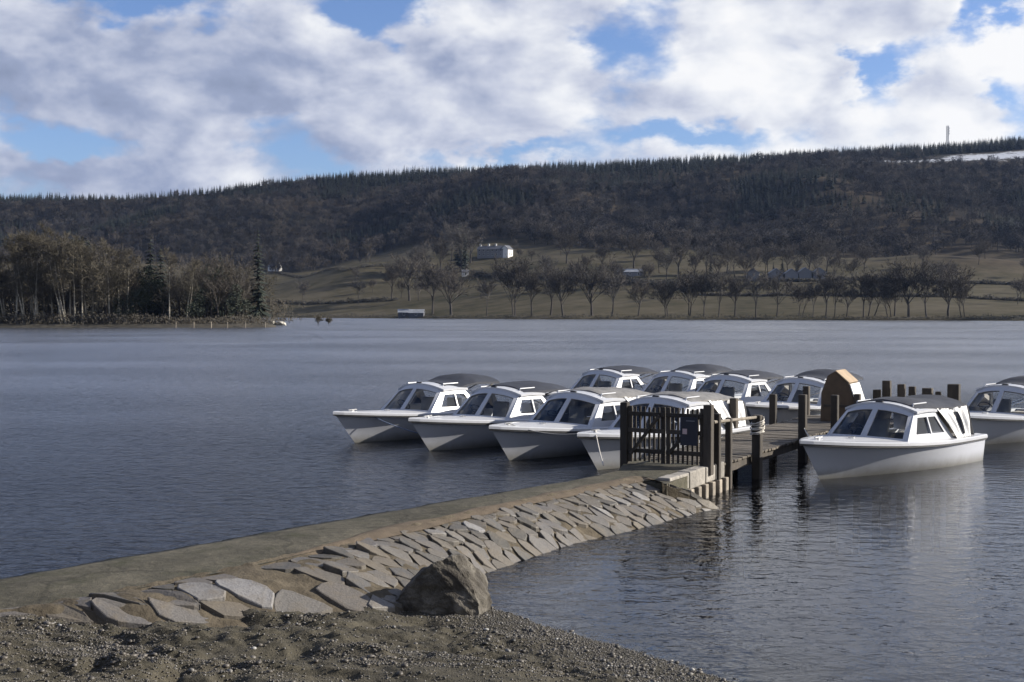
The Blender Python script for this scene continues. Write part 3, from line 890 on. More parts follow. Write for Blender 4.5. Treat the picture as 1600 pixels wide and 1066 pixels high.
def conifer_meshes(name, seed, h, wd, tiers, per, mat_='needle'):
    rg = random.Random(seed); tr, cr = MB(), MB()
    tr.tube([(0, 0, -.6), (0, 0, h * .5), (0, 0, h * .97)], [h * .018, h * .012, .03], 5, cap=False)
    for k in range(tiers):
        f = k / (tiers - 1); z = h * (0.10 + 0.88 * f); rr = wd * (1 - f) ** .85 + .15
        for j in range(per):
            a = rg.uniform(0, 6.283); l_ = rr * rg.uniform(.6, 1.15); dz = -l_ * rg.uniform(.15, .5); ww = max(.25, l_ * .30)
            dx, dy = math.cos(a), math.sin(a); sx_, sy_ = -dy * ww, dx * ww
            m_ = .55
            cr.add([(0, 0, z + .25), (dx * l_ * m_ + sx_, dy * l_ * m_ + sy_, z + dz * m_), (dx * l_, dy * l_, z + dz * .8), (dx * l_ * m_ - sx_, dy * l_ * m_ - sy_, z + dz * m_ - .1)], [(0, 1, 2), (0, 2, 3)])
    return tr.mesh(name + '_trunk', MATS['bark_dark']), cr.mesh(name + '_crown', MATS[mat_])

def leafy_meshes(name, seed, h, wd, n, leaf, mat_='evergreen', base=.12):
    rg = random.Random(seed); tr, cr = MB(), MB()
    tr.tube([(0, 0, -.6), (.1, 0, h * .4), (0, .1, h * .8)], [h * .03, h * .022, .05], 5, cap=False)
    lobes = [(rg.gauss(0, wd * .35), rg.gauss(0, wd * .35), h * rg.uniform(base + .12, .86), rg.uniform(.30, .55) * wd) for _ in range(10)]
    for k in range(n):
        lx, ly, lz, lr = rg.choice(lobes)
        d = Vector((rg.gauss(0, 1), rg.gauss(0, 1), rg.gauss(0, 1))).normalized() * lr * rg.uniform(.55, 1.1)
        c = Vector((lx, ly, lz)) + d; c.z = max(c.z, h * base)
        a = Vector((rg.gauss(0, 1), rg.gauss(0, 1), rg.gauss(0, 1))).normalized() * leaf; b = a.orthogonal().normalized() * leaf * .7
        cr.add([c - a, c + b, c + a * .8], [(0, 1, 2)])
    return tr.mesh(name + '_trunk', MATS['bark_dark']), cr.mesh(name + '_crown', MATS[mat_])

def tree(kind, meshes, loc, sc, rz, label, group, cat='tree', szz=1.0):
    t = empty(kind, loc, rz)
    t.scale = (sc, sc, sc * szz)
    link('trunk', meshes[0], t); link('crown', meshes[1], t)
    return tag(t, label, cat, group)

# --- the trees along the far shore
TK = dict(ang=(.3, .85), shr=(.45, .68))
TS = [bare_tree_meshes('shore_a', 1, 17, .34, .72, .34, 9, (5, 5), 13, 1.5, .05, **TK),
      bare_tree_meshes('shore_b', 2, 17, .40, .55, .30, 8, (5, 5), 13, 1.5, .05, twig='twig_grey', **TK),
      bare_tree_meshes('shore_c', 3, 17, .30, .88, .42, 10, (5, 5), 13, 1.6, .05, **TK),
      bare_tree_meshes('shore_d', 4, 15, .38, .45, .22, 7, (5, 5), 11, 1.3, .05, twig='twig_grey', **TK),
      bare_tree_meshes('shore_e', 5, 14, .32, .6, .22, 7, (5, 5), 10, 1.3, .05, stems=2, **TK)]
LBL = ['rounded bare tree with a sturdy dark trunk on the far lakeshore', 'tall oval bare tree with grey twigs on the far lakeshore',
       'wide spreading bare tree with a thick trunk on the far lakeshore', 'slender narrow bare tree on the far lakeshore', 'twin-stemmed bare tree on the far lakeshore']
SHORE = [(760, 3, 52, 0), (806, 4, 74, 0), (831, 0, 78, 2), (860, 1, 74, 6), (880, 0, 76, 0), (925, 2, 88, 3), (956, 1, 74, 0), (997, 0, 66, 2),
         (1040, 4, 60, 0), (1075, 4, 66, 4), (1100, 3, 56, 0), (1123, 3, 60, 0), (1148, 0, 70, 0), (1181, 3, 60, 0), (1214, 1, 72, 4),
         (1250, 4, 58, 5), (1270, 3, 64, 0), (1290, 1, 76, 0), (1304, 3, 68, 0), (1322, 1, 66, 0), (1349, 3, 74, 0), (1361, 4, 60, 2),
         (1388, 4, 70, 0), (1398, 1, 62, 4), (1420, 2, 82, 0), (1448, 1, 78, 0), (1481, 2, 84, 0), (1503, 4, 50, 0), (1590, 3, 42, 60), (1640, 0, 70, 5), (1700, 1, 70, 5), (705, 2, 92, 4), (676, 0, 84, 8)]
rg = random.Random(5)
TRH = [17, 17, 17, 15, 14]
for (px, k, hp, dy) in SHORE:
    Y = 500.0
    for _ in range(8): Y = float(shore_y(ix(px, Y))) + 8 + dy
    x = ix(px, Y); z = float(hill_z(x, Y))
    tree('bare_tree', TS[k], (x, Y, z), hp / FPX * Y / TRH[k] * rg.uniform(.88, 1.22), rg.uniform(0, 6.28), LBL[k], 'bare trees along the far lakeshore', szz=rg.uniform(.9, 1.12))
# --- trees that stand apart in the fields
FIELD = [(640, 470, 2, 78), (612, 468, 0, 60), (658, 440, 1, 60), (690, 430, 0, 62), (720, 425, 1, 74), (735, 412, 0, 60), (706, 408, 1, 60), (885, 412, 2, 56), (990, 420, 2, 58), (941, 424, 0, 46), (1040, 440, 1, 52),
         (1060, 432, 0, 58), (1105, 430, 1, 50), (1135, 428, 0, 55), (1165, 440, 2, 46), (1262, 432, 0, 62), (1290, 428, 1, 58), (1075, 466, 3, 40), (1010, 452, 0, 44), (960, 448, 1, 40), (560, 476, 3, 40), (475, 482, 3, 45), (535, 410, 0, 38), (900, 452, 0, 45), (860, 450, 1, 44), (1350, 425, 0, 40), (1440, 420, 1, 36), (1085, 436, 0, 44), (1120, 438, 2, 42), (1148, 434, 1, 50), (1176, 430, 0, 44), (1200, 427, 1, 46), (1230, 426, 2, 44), (1275, 436, 1, 48), (1305, 436, 0, 42), (1030, 428, 0, 40), (915, 432, 0, 36), (850, 434, 1, 38), (1330, 440, 2, 38), (830, 408, 2, 18), (812, 407, 0, 20)]
for (px, py, k, hp) in FIELD:
    p = on_hill(px, py)
    tree('bare_tree', TS[k], p, hp / FPX * p.y / TRH[k], rg.uniform(0, 6.28),
         ['rounded bare tree standing in the pasture below the wood', 'tall oval bare tree standing in the pasture below the wood', 'wide spreading bare tree standing alone in the pasture below the wood', 'slender young bare tree standing in the low pasture', ''][k], 'bare trees standing in the pastures')
rg = random.Random(77)
for i in range(34):
    px = rg.uniform(460, 1640); d = rg.uniform(70, 330); Y = 560.0
    for _ in range(8): Y = float(shore_y(ix(px, Y))) + d
    x = ix(px, Y); k = rg.randrange(4)
    tree('bare_tree', TS[k], (x, Y, float(hill_z(x, Y))), rg.uniform(.42, .86), rg.uniform(0, 6.28),
         ['rounded bare tree standing in the pasture below the wood', 'tall oval bare tree standing in the pasture below the wood', 'wide spreading bare tree standing alone in the pasture below the wood', 'slender young bare tree standing in the low pasture'][k], 'bare trees standing in the pastures')
TC = [conifer_meshes('fir_a', 21, 18, 3.6, 22, 11), conifer_meshes('fir_b', 22, 18, 2.8, 24, 10)]
TE = [leafy_meshes('evergreen_a', 31, 12, 5, 2200, .38), leafy_meshes('evergreen_b', 32, 13, 4, 2000, .36)]
for (px, py, hp) in ((718, 420, 76), (727, 424, 62), (1222, 432, 30), (1245, 432, 32), (1208, 433, 24), (1110, 430, 26)):
    p = on_hill(px, py)
    tree('conifer', TC[px % 2], p, hp / FPX * p.y / 18, rg.uniform(0, 6.28), 'dark pointed conifer among the buildings and bare trees of the pasture', 'conifers in the pastures')

# --- woods on the hillside: one mass, tens of thousands of trunks
def scatter(name, label, sources, pts, rot, scl, idx):
    me = bpy.data.meshes.new(name)
    n = len(pts)
    me.vertices.add(n); me.vertices.foreach_set('co', np.asarray(pts, np.float32).ravel())
    for nm, tp, dat in (('rz', 'FLOAT', rot), ('sc', 'FLOAT', scl), ('ii', 'INT', idx)):
        a = me.attributes.new(nm, tp, 'POINT'); a.data.foreach_set('value', np.asarray(dat, np.float32 if tp == 'FLOAT' else np.int32))
    o = link(name, me)
    ng = bpy.data.node_groups.new(name + '_nodes', 'GeometryNodeTree')
    ng.interface.new_socket('Geometry', in_out='INPUT', socket_type='NodeSocketGeometry')
    ng.interface.new_socket('Geometry', in_out='OUTPUT', socket_type='NodeSocketGeometry')
    N = ng.nodes; L = ng.links
    gi = N.new('NodeGroupInput'); go = N.new('NodeGroupOutput')
    jn = N.new('GeometryNodeJoinGeometry')
    for s_ in sources:
        oi = N.new('GeometryNodeObjectInfo'); oi.inputs['Object'].default_value = s_; oi.inputs['As Instance'].default_value = True
        L.new(oi.outputs['Geometry'], jn.inputs[0])
    def attr(nm, tp):
        a = N.new('GeometryNodeInputNamedAttribute'); a.data_type = tp; a.inputs['Name'].default_value = nm; return a.outputs['Attribute']
    ip = N.new('GeometryNodeInstanceOnPoints'); ip.inputs['Pick Instance'].default_value = True
    L.new(gi.outputs[0], ip.inputs['Points']); L.new(jn.outputs[0], ip.inputs['Instance'])
    L.new(attr('ii', 'INT'), ip.inputs['Instance Index'])
    cx = N.new('ShaderNodeCombineXYZ'); L.new(attr('rz', 'FLOAT'), cx.inputs[2])
    er = N.new('FunctionNodeEulerToRotation'); L.new(cx.outputs[0], er.inputs[0]); L.new(er.outputs[0], ip.inputs['Rotation'])
    L.new(attr('sc', 'FLOAT'), ip.inputs['Scale'])
    L.new(ip.outputs[0], go.inputs[0])
    md = o.modifiers.new('scatter', 'NODES'); md.node_group = ng
    return tag(o, label, 'woodland', kind='stuff')

def src(name, ms):
    """one joined mesh (trunk + crown) that the scatter repeats"""
    bm = bmesh.new(); me = bpy.data.meshes.new(name)
    for k, m_ in enumerate(ms):
        n0 = len(bm.faces); bm.from_mesh(m_); bm.faces.ensure_lookup_table()
        for f in bm.faces[n0:]: f.material_index = k
        me.materials.append(m_.materials[0])
    bm.to_mesh(me); bm.free()
    return bpy.data.objects.new(name, me)
RGN = np.random.RandomState(9)
mat('wood_a', (0.022, 0.019, 0.019), 0.95, var=0.35, scale=0.25, obj_var=0.38); mat('wood_b', (0.019, 0.019, 0.022), 0.95, var=0.35, scale=0.25, obj_var=0.38); mat('wood_c', (0.032, 0.026, 0.021), 0.95, var=0.35, scale=0.25, obj_var=0.38)  # crowns of the woods: cloud shade is put into these dark colours
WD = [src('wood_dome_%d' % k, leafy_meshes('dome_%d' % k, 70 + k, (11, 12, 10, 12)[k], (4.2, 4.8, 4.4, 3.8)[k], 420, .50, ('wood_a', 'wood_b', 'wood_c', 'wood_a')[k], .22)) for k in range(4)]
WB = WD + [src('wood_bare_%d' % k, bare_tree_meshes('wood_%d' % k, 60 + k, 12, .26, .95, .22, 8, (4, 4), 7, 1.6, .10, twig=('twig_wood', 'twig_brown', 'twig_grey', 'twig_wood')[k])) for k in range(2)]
WC = [src('wood_conifer_%d' % k, conifer_meshes('woodc_%d' % k, 80 + k, 15, (3.2, 2.7, 3.7)[k], 14, 10)) for k in range(3)]
HOUSE = on_hill(775, 403)
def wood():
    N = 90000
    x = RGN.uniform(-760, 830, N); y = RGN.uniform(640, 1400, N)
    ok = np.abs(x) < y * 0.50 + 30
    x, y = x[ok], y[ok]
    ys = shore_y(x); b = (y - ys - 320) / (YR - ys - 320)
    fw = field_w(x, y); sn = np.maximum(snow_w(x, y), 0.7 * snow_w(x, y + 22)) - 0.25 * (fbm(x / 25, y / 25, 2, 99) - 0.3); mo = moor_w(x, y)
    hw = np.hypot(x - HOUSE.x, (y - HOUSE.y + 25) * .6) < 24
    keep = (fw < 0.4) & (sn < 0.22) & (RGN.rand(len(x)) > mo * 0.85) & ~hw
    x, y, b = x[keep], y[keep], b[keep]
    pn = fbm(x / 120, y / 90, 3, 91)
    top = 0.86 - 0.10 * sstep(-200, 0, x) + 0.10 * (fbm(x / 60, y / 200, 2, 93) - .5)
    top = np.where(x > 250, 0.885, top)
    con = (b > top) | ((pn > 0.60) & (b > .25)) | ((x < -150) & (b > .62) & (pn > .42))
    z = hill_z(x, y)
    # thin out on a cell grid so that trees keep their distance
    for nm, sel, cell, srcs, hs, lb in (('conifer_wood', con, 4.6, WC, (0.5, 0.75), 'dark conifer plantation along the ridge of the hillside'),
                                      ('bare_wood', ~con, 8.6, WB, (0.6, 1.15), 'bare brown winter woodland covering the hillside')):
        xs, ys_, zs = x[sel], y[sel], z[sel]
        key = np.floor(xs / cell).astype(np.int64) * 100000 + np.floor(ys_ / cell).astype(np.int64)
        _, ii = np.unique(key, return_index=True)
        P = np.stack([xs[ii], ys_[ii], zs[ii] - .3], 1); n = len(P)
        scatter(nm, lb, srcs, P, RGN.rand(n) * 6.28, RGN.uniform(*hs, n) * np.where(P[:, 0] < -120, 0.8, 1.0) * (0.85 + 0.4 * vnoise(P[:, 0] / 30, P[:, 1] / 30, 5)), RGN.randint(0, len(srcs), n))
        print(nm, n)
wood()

# --- shore scrub and hedges
def hedge_strip(name, pts, h, wd, n, leaf, material, label, cat, kind=None):
    rg_ = random.Random(len(pts) * 7 + n); m_ = MB()
    L = [0]
    for a, b in zip(pts, pts[1:]): L.append(L[-1] + (b - a).length)
    for k in range(n):
        s_ = rg_.uniform(0, L[-1]); i = max(j for j in range(len(pts) - 1) if L[j] <= s_)
        p = pts[i].lerp(pts[i + 1], (s_ - L[i]) / max(L[i + 1] - L[i], 1e-6))
        hh = h * (0.15 + 1.25 * float(vnoise(s_ / (1.1 * wd), 0.5, 3)) ** 1.3)
        c = p + Vector((rg_.gauss(0, wd * .35), rg_.gauss(0, wd * .35), rg_.uniform(-.1, 1) ** 1.0 * hh))
        a = Vector((rg_.gauss(0, 1), rg_.gauss(0, 1), rg_.gauss(0, 1))).normalized() * leaf; b = a.orthogonal().normalized() * leaf * .45
        m_.add([c - a, c + b, c + a], [(0, 1, 2)])
    o = m_.build(name, material, fix=False)
    return tag(o, label, cat, kind=kind)
def hill_line(pp):
    out_ = []
    P = [on_hill(*q) for q in pp]
    for a, b in zip(P, P[1:]):
        for k in range(8):
            q = a.lerp(b, k / 8); q.z = float(hill_z(q.x, q.y)); out_.append(q)
    out_.append(P[-1]); return out_
mat('hedge', (0.030, 0.028, 0.022), 0.9, var=0.4, scale=0.5)
hedge_strip('hedge', hill_line([(300, 468), (480, 476), (620, 470)]), 2.2, 2, 6000, .7, MATS['hedge'], 'dark hedge running up the left pasture behind the boathouse', 'hedge')
hedge_strip('hedge', hill_line([(740, 432), (830, 434), (1010, 445), (1120, 456)]), 4.5, 5, 12000, .9, MATS['hedge'], 'long dark hedge below the white house', 'hedge')
hedge_strip('hedge', hill_line([(1080, 462), (1260, 462), (1420, 464), (1620, 472)]), 1.8, 2, 9000, .6, MATS['hedge'], 'low dark hedge behind the right shore trees', 'hedge')
hedge_strip('hedge', hill_line([(1200, 440), (1400, 440), (1620, 446)]), 2.2, 2.5, 9000, .7, MATS['hedge'], 'upper dark hedge level with the pale farm sheds', 'hedge')
hedge_strip('hedge', hill_line([(440, 428), (540, 424), (620, 418)]), 2.2, 2.5, 5000, .7, MATS['hedge'], 'dark hedge along the foot of the green knoll', 'hedge')
def shore_scrub():
    pts = []
    for x in np.arange(-190, 300, 4.0):
        y = float(shore_y(x)) + 3; pts.append(Vector((x, y, float(hill_z(x, y)))))
    hedge_strip('shore_scrub', pts, 1.9, 2.2, 9000, .5, MATS['hedge'], 'low dark scrub along the far waterline', 'scrub', 'stuff')
shore_scrub()

# ---- wooded island on the left
IY = 247.0
def isl_z(x, y):
    x = np.asarray(x, float); y = np.asarray(y, float)
    front = IY + 2.5 * (fbm(x / 9, 0.3, 3, 15) - .5) * 2
    front = np.where(x > -58, front + (x + 58) * 0.35, front)
    tip = ix(430, y)
    d = np.minimum(y - front, np.minimum((tip - x) * 0.9, (front + 75 - y) * .8))
    return np.where(d > 0, np.minimum(d * 0.5, 0.6) + np.minimum(d * .035, 1.3), np.maximum(d * .3, -3.1))
ixs = np.arange(-330, -40, 1.5); iys = np.arange(238, 335, 1.5)
IX, IYY = np.meshgrid(ixs, iys, indexing='ij')
V, F = np_grid(IX, IYY, isl_z(IX, IYY))
mat('island_earth', (0.050, 0.043, 0.030), 0.95, var=0.5, scale=0.4)
tag(link('island', np_mesh('island', V, F, MATS['island_earth'])), kind='structure')

TB = [bare_tree_meshes('birch_a', 101, 15, .9, .85, .16, 12, (4, 4), 7, 1.1, .024, bark='bark_birch', twig='twig_olive', up=.25),
      bare_tree_meshes('birch_b', 102, 15, .9, .75, .14, 12, (4, 4), 7, 1.1, .024, bark='bark_birch', twig='twig_olive', up=.25, stems=2),
      bare_tree_meshes('birch_c', 103, 14, .9, .9, .13, 11, (4, 4), 7, 1.1, .024, bark='bark_birch', twig='twig_olive', lean=-.22, up=.25)]
TA = [bare_tree_meshes('alder_a', 111, 14, .34, .8, .22, 7, (5, 4), 9, 1.1, .028, twig='twig_brown'),
      bare_tree_meshes('alder_b', 112, 14, .30, .9, .20, 6, (5, 4), 9, 1.1, .028, twig='twig_olive', stems=2),
      bare_tree_meshes('alder_c', 113, 14, .38, .65, .20, 6, (5, 4), 9, 1.1, .028, twig='twig_grey')]
GI = 'trees on the wooded island'
def isl(px, dy):
    Y = IY + 4 + dy; x = ix(px, Y)
    return Vector((x, Y, float(isl_z(x, Y))))
rg = random.Random(33)
for px, k, hp, dy in ((22, 2, 100, 1), (27, 0, 122, 3), (40, 1, 118, 2), (48, 1, 128, 5), (54, 0, 112, 1), (62, 1, 130, 4), (70, 0, 135, 8), (82, 0, 126, 6), (91, 0, 118, 2), (98, 1, 122, 2), (104, 1, 108, 1),
                      (110, 0, 124, 4), (117, 0, 120, 2), (129, 0, 112, 2), (137, 1, 116, 5), (146, 0, 108, 7), (172, 0, 116, 4), (187, 1, 108, 6), (198, 0, 100, 4), (265, 0, 104, 1), (290, 1, 92, 2), (10, 1, 112, 6), (-12, 0, 118, 3), (-40, 1, 116, 4)):
    p = isl(px, dy)
    tree('birch_tree', TB[k], p, hp / FPX * p.y / (15, 15, 14)[k] * 1.05, rg.uniform(0, 6.28) if k < 2 else R(180),
         ('slender single birch with a pale trunk on the wooded island', 'pale birch with twin stems on the wooded island', 'pale birch leaning over the water on the wooded island')[k], GI)
for i in range(95):
    px = rg.uniform(-90, 425); dy = rg.uniform(3, 34); k = rg.randrange(3)
    p = isl(px, dy)
    if p.z < 0.3: continue
    hp = (118 if px < 200 else 108) * rg.uniform(.62, 1.0) * (1 if px < 360 else .86)
    tree('bare_tree', TA[k], p, hp / FPX * 250 / 14 * 1.05, rg.uniform(0, 6.28), ('brown-twigged bare tree in the thicket of the wooded island', 'olive-tinged bare tree with twin stems on the wooded island', 'grey-twigged narrow bare tree on the wooded island')[k], GI)
for px, hp, dy, k, lb in ((236, 134, 14, 0, 'tall broad dark conifer in the middle of the wooded island'), (404, 146, 12, 1, 'tall thin conifer near the tip of the wooded island'), (252, 120, 9, 0, 'shorter dark conifer beside the tall broad one on the island'),
                          (345, 112, 16, 0, 'middling dark conifer between the two tall ones on the island')):
    p = isl(px, dy); tree('conifer', TC[k], p, hp / FPX * p.y / 18, rg.uniform(0, 6.28), lb, GI)
for px, hp, dy, k, lb in ((128, 128, 24, 0, 'dark round evergreen behind the birches of the island'), (330, 92, 10, 1, 'dark evergreen bush above the island shore posts'), (228, 88, 6, 0, 'dark evergreen below the tall broad conifer'), (306, 60, 3, 1, 'low dark evergreen at the island waterline'), (370, 62, 5, 0, 'low rounded evergreen near the island tip')):
    p = isl(px, dy); tree('evergreen_tree', TE[k], p, hp / FPX * p.y / (12, 13)[k], rg.uniform(0, 6.28), lb, GI, szz=1.0)
def island_scrub():
    pts = [Vector((x, 0, 0)) for x in np.arange(-135, -50, 2.0)]
    for p in pts:
        p.y = IY + 5 + max(0, (p.x + 58) * .35); p.z = float(isl_z(p.x, p.y))
    hedge_strip('island_scrub', pts, 2.6, 6.5, 9000, .36, mat('scrub_twig', (0.050, 0.043, 0.032), 0.9, var=0.4, scale=0.6), 'tangled brown undergrowth along the island shore', 'scrub', 'stuff')
    pts2 = [Vector((p.x * 1.05, p.y + 26, 1.5)) for p in pts]
    hedge_strip('island_thicket', pts2, 8.0, 7, 14000, .5, MATS['scrub_twig'], 'dense dark thicket in the heart of the island', 'scrub', 'stuff')
island_scrub()
# posts in the water before the island
mb = MB(); mb.tube([(0, 0, -1.5), (0, 0, 1.2)], .09, 8); pm = mb.mesh('shore_post', MATS['wood_pale'])
for px in (277, 305, 332, 357, 383, 412):
    Y = IY + .5; o = link('shore_post', pm); o.location = (ix(px, Y), Y + max(0, (ix(px, Y) + 58) * .35) - 1.0, 0)
    tag(o, 'short pale post standing in the water before the island', 'post', 'posts in the water before the island')
def rock(name, loc, sc, seed, m_, label, cat):
    bm = bmesh.new(); bmesh.ops.create_icosphere(bm, subdivisions=3, radius=1)
    co = np.array([v.co[:] for v in bm.verts]); d = .55 * (fbm(co[:, 0] * 1.7 + seed + co[:, 2], co[:, 1] * 1.7 + co[:, 2] * 1.3, 3, seed) - .5)
    for v, q in zip(bm.verts, d): v.co *= (1 + q)
    me = bpy.data.meshes.new(name); bm.to_mesh(me); bm.free(); me.materials.append(m_)
    o = link(name, me); o.location = loc; o.scale = sc
    return tag(o, label, cat)
q = ground_pt(437, 508, 0.1)
rock('shore_rock', (q.x, q.y, .2), (1.5, 1.0, .75), 3, MATS['rock_pale'], 'pale rock at the tip of the wooded island', 'rock')
rock('shore_rock', (q.x - 1.9, q.y + .3, .3), (1.0, .9, .95), 9, MATS['rock_pale'], 'smaller upright pale rock beside the island tip', 'rock')
for px, py, hh, lb in ((497, 508, 2.5, 'leafless bush standing in the lake off the island tip'), (514, 508, 1.8, 'smaller sparse bush in the lake beside the other bush')):
    q = ground_pt(px, py, 0.0); ms = bare_tree_meshes('bush_%d' % px, px, hh, .12, .75, .05, 8, (4, 4), 6, .5, .03, twig='twig_olive')
    t = empty('water_bush', (q.x, q.y, 0)); link('trunk', ms[0], t); link('crown', ms[1], t); tag(t, lb, 'bush')

# ---- buildings across the lake
def house(loc, rz, L, Wd, H, roof_h, wall_m, roof_m, chims, wins, label, name='farmhouse', cat='house', gables=0):
    t = empty(name, loc, rz)
    mb = MB(); mb.prism([(-L / 2, -Wd / 2, -1.5), (-L / 2, Wd / 2, -1.5), (-L / 2, Wd / 2, H), (-L / 2, 0, H + roof_h), (-L / 2, -Wd / 2, H)], (L, 0, 0)); mb.build('wall', MATS[wall_m], t)
    mb = MB()
    for s_ in (-1, 1):
        a = Vector((0, s_ * (Wd / 2 + .3), H - .15)); b = Vector((0, 0, H + roof_h + .05))
        mb.prism([(-L / 2 - .25, a.y, a.z), (-L / 2 - .25, b.y, b.z), (-L / 2 - .25, b.y, b.z + .22), (-L / 2 - .25, a.y, a.z + .22)], (L + .5, 0, 0))
    rf = mb.build('roof', MATS[roof_m], t)
    for cx in chims:
        mb = MB(); mb.box((cx * L / 2, 0, H + roof_h + .6), (1.0, .9, 2.0)); mb.build('chimney', MATS['render_white'], rf)
    for g in range(gables):
        gx_ = L * (-.3 + .3 * g)
        mb = MB(); mb.prism([(gx_ - 1.8, -Wd / 2 - .8, -1), (gx_ + 1.8, -Wd / 2 - .8, -1), (gx_ + 1.8, -Wd / 2 - .8, H), (gx_, -Wd / 2 - .8, H + 1.7), (gx_ - 1.8, -Wd / 2 - .8, H)], (0, Wd / 2, 0)); mb.build('gable', MATS[wall_m], t)
    for k in range(wins):
        for lv in range(2 if H > 4.5 else 1):
            wx = -L / 2 + L * (k + .5) / wins
            mb = MB(); mb.box((wx, -Wd / 2 - .02 - (.82 if gables and abs(wx) > 99 else 0), 1.3 + lv * 2.6), (1.0, .12, 1.4)); wn = mb.build('window', MATS['render_white'], t)
            mb = MB(); mb.box((wx, -Wd / 2 - .06, 1.3 + lv * 2.6), (.82, .1, 1.2)); mb.build('pane', MATS['pane_dark'], wn)
    return tag(t, label, cat)
p = on_hill(768, 403); house(p + Vector((0, 0, .5)), R(-14), 18, 7, 4.6, 2.4, 'house_grey', 'roof_slate', (-.85, -.2, .35), 6, 'long pale house with chimneys on the pasture knoll')
p = on_hill(792, 402); house(p + Vector((0, -1, .5)), R(62), 7, 5.5, 4.4, 2.5, 'render_white', 'roof_slate', (), 2, 'white gabled wing beside the long pale house', 'house_wing')
p = on_hill(1212, 438)
for k, (dx, L, hh, rz) in enumerate(((-12, 9, 3.5, 78), (0, 11, 3.6, 84), (7.5, 11, 3.4, 84), (15, 12, 4.0, 84), (22, 12, 3.4, 84))):
    house((p.x + dx, p.y + (k % 2) * 2, float(hill_z(p.x + dx, p.y))), R(rz), L, 6.5, hh, 2.3, 'house_grey', 'roof_pale', (), 0,
          ('pale farm shed standing apart at the end of the row', 'pale farm shed, second of the row of gables', 'pale farm shed in the middle of the row of gables', 'tallest pale farm shed of the row of gables', 'last pale farm shed of the row beside the bare tree')[k], 'farm_shed', 'shed')
p = on_hill(430, 424); house(p, R(-20), 9, 6, 3.2, 2.2, 'render_white', 'roof_slate', (.8,), 2, 'small white cottage above the tip of the island', 'cottage')
Y = 575.0; x = ix(628, Y)
house((x, float(shore_y(x)) + 3, .8), R(5), 5.5, 5, 2.0, 1.4, 'roof_slate', 'roof_pale', (), 1, 'small dark boathouse with a pale roof on the far shore', 'boathouse', 'boathouse')
x = ix(650, Y)
house((x, float(shore_y(x)) + 3, .8), R(-3), 7, 5, 1.8, 1.5, 'roof_slate', 'roof_pale', (), 1, 'wider dark boathouse next to the small one on the far shore', 'boathouse', 'boathouse')
p = on_hill(727, 432); house(p, R(10), 4, 3.5, 2.4, 1.3, 'render_white', 'roof_slate', (), 1, 'tiny white hut at the start of the long hedge', 'hut', 'hut')
p = on_hill(983, 432); house(p, R(4), 14, 5, 2.4, 1.4, 'house_grey', 'roof_pale', (), 3, 'low grey barn below the tree on the pasture rise', 'barn', 'barn')
# mast on the ridge
def mast():
    Y = YR + 10; x = ix(1478, Y); z = float(hill_z(x, Y)); H = (487 - 198) / FPX * Y + CAM_H - z
    t = empty('radio_mast', (x, Y, z))
    s_ = .9
    for a, b in ((-1, -1), (1, -1), (1, 1), (-1, 1)):
        mb = MB(); mb.bar((a * s_, b * s_, -1), (a * s_, b * s_, H), .28, .28); mb.build('lattice_leg', MATS['steel'], t)
    mb = MB(); n = int(H / 2)
    for k in range(n):
        z0, z1 = k * H / n, (k + 1) * H / n
        for (a, b), (c, d) in (((-1, -1), (1, -1)), ((1, -1), (1, 1)), ((1, 1), (-1, 1)), ((-1, 1), (-1, -1))):
            mb.bar((a * s_, b * s_, z0), (c * s_, d * s_, z1), .15, .15); mb.bar((a * s_, b * s_, z1), (c * s_, d * s_, z1), .15, .15)
    mb.build('lattice_brace', MATS['steel'], t)
    for k in range(3):
        mb = MB(); mb.tube([(1.0, -1.0 + .0, H * (.70 + .1 * k)), (1.0, -1.7, H * (.70 + .1 * k))], .8, 12); mb.build('dish_aerial', MATS['render_white'], t)
    tag(t, 'grey lattice radio mast rising from the conifer ridge', 'mast')
mast()

# ---- thin winter air over the lake
def haze():
    mb = MB(); mb.box((0, 1040, 128), (3600, 2400, 264)); o = mb.build('haze', None)
    m = bpy.data.materials.new('haze_air'); m.use_nodes = True
    t = NT(m.node_tree); v = t.n('ShaderNodeVolumePrincipled'); v.inputs['Color'].default_value = (0.40, 0.58, 1.0, 1); v.inputs['Density'].default_value = HAZE
    v.inputs['Anisotropy'].default_value = 0.2
    ou = t.n('ShaderNodeOutputMaterial'); t.l(v.outputs[0], ou.inputs['Volume'])
    o.data.materials.append(m); o.display_type = 'WIRE'
    tag(o, 'thin blue winter haze over the lake and hillside', 'haze', kind='stuff')
HAZE = 3.2e-5
haze()

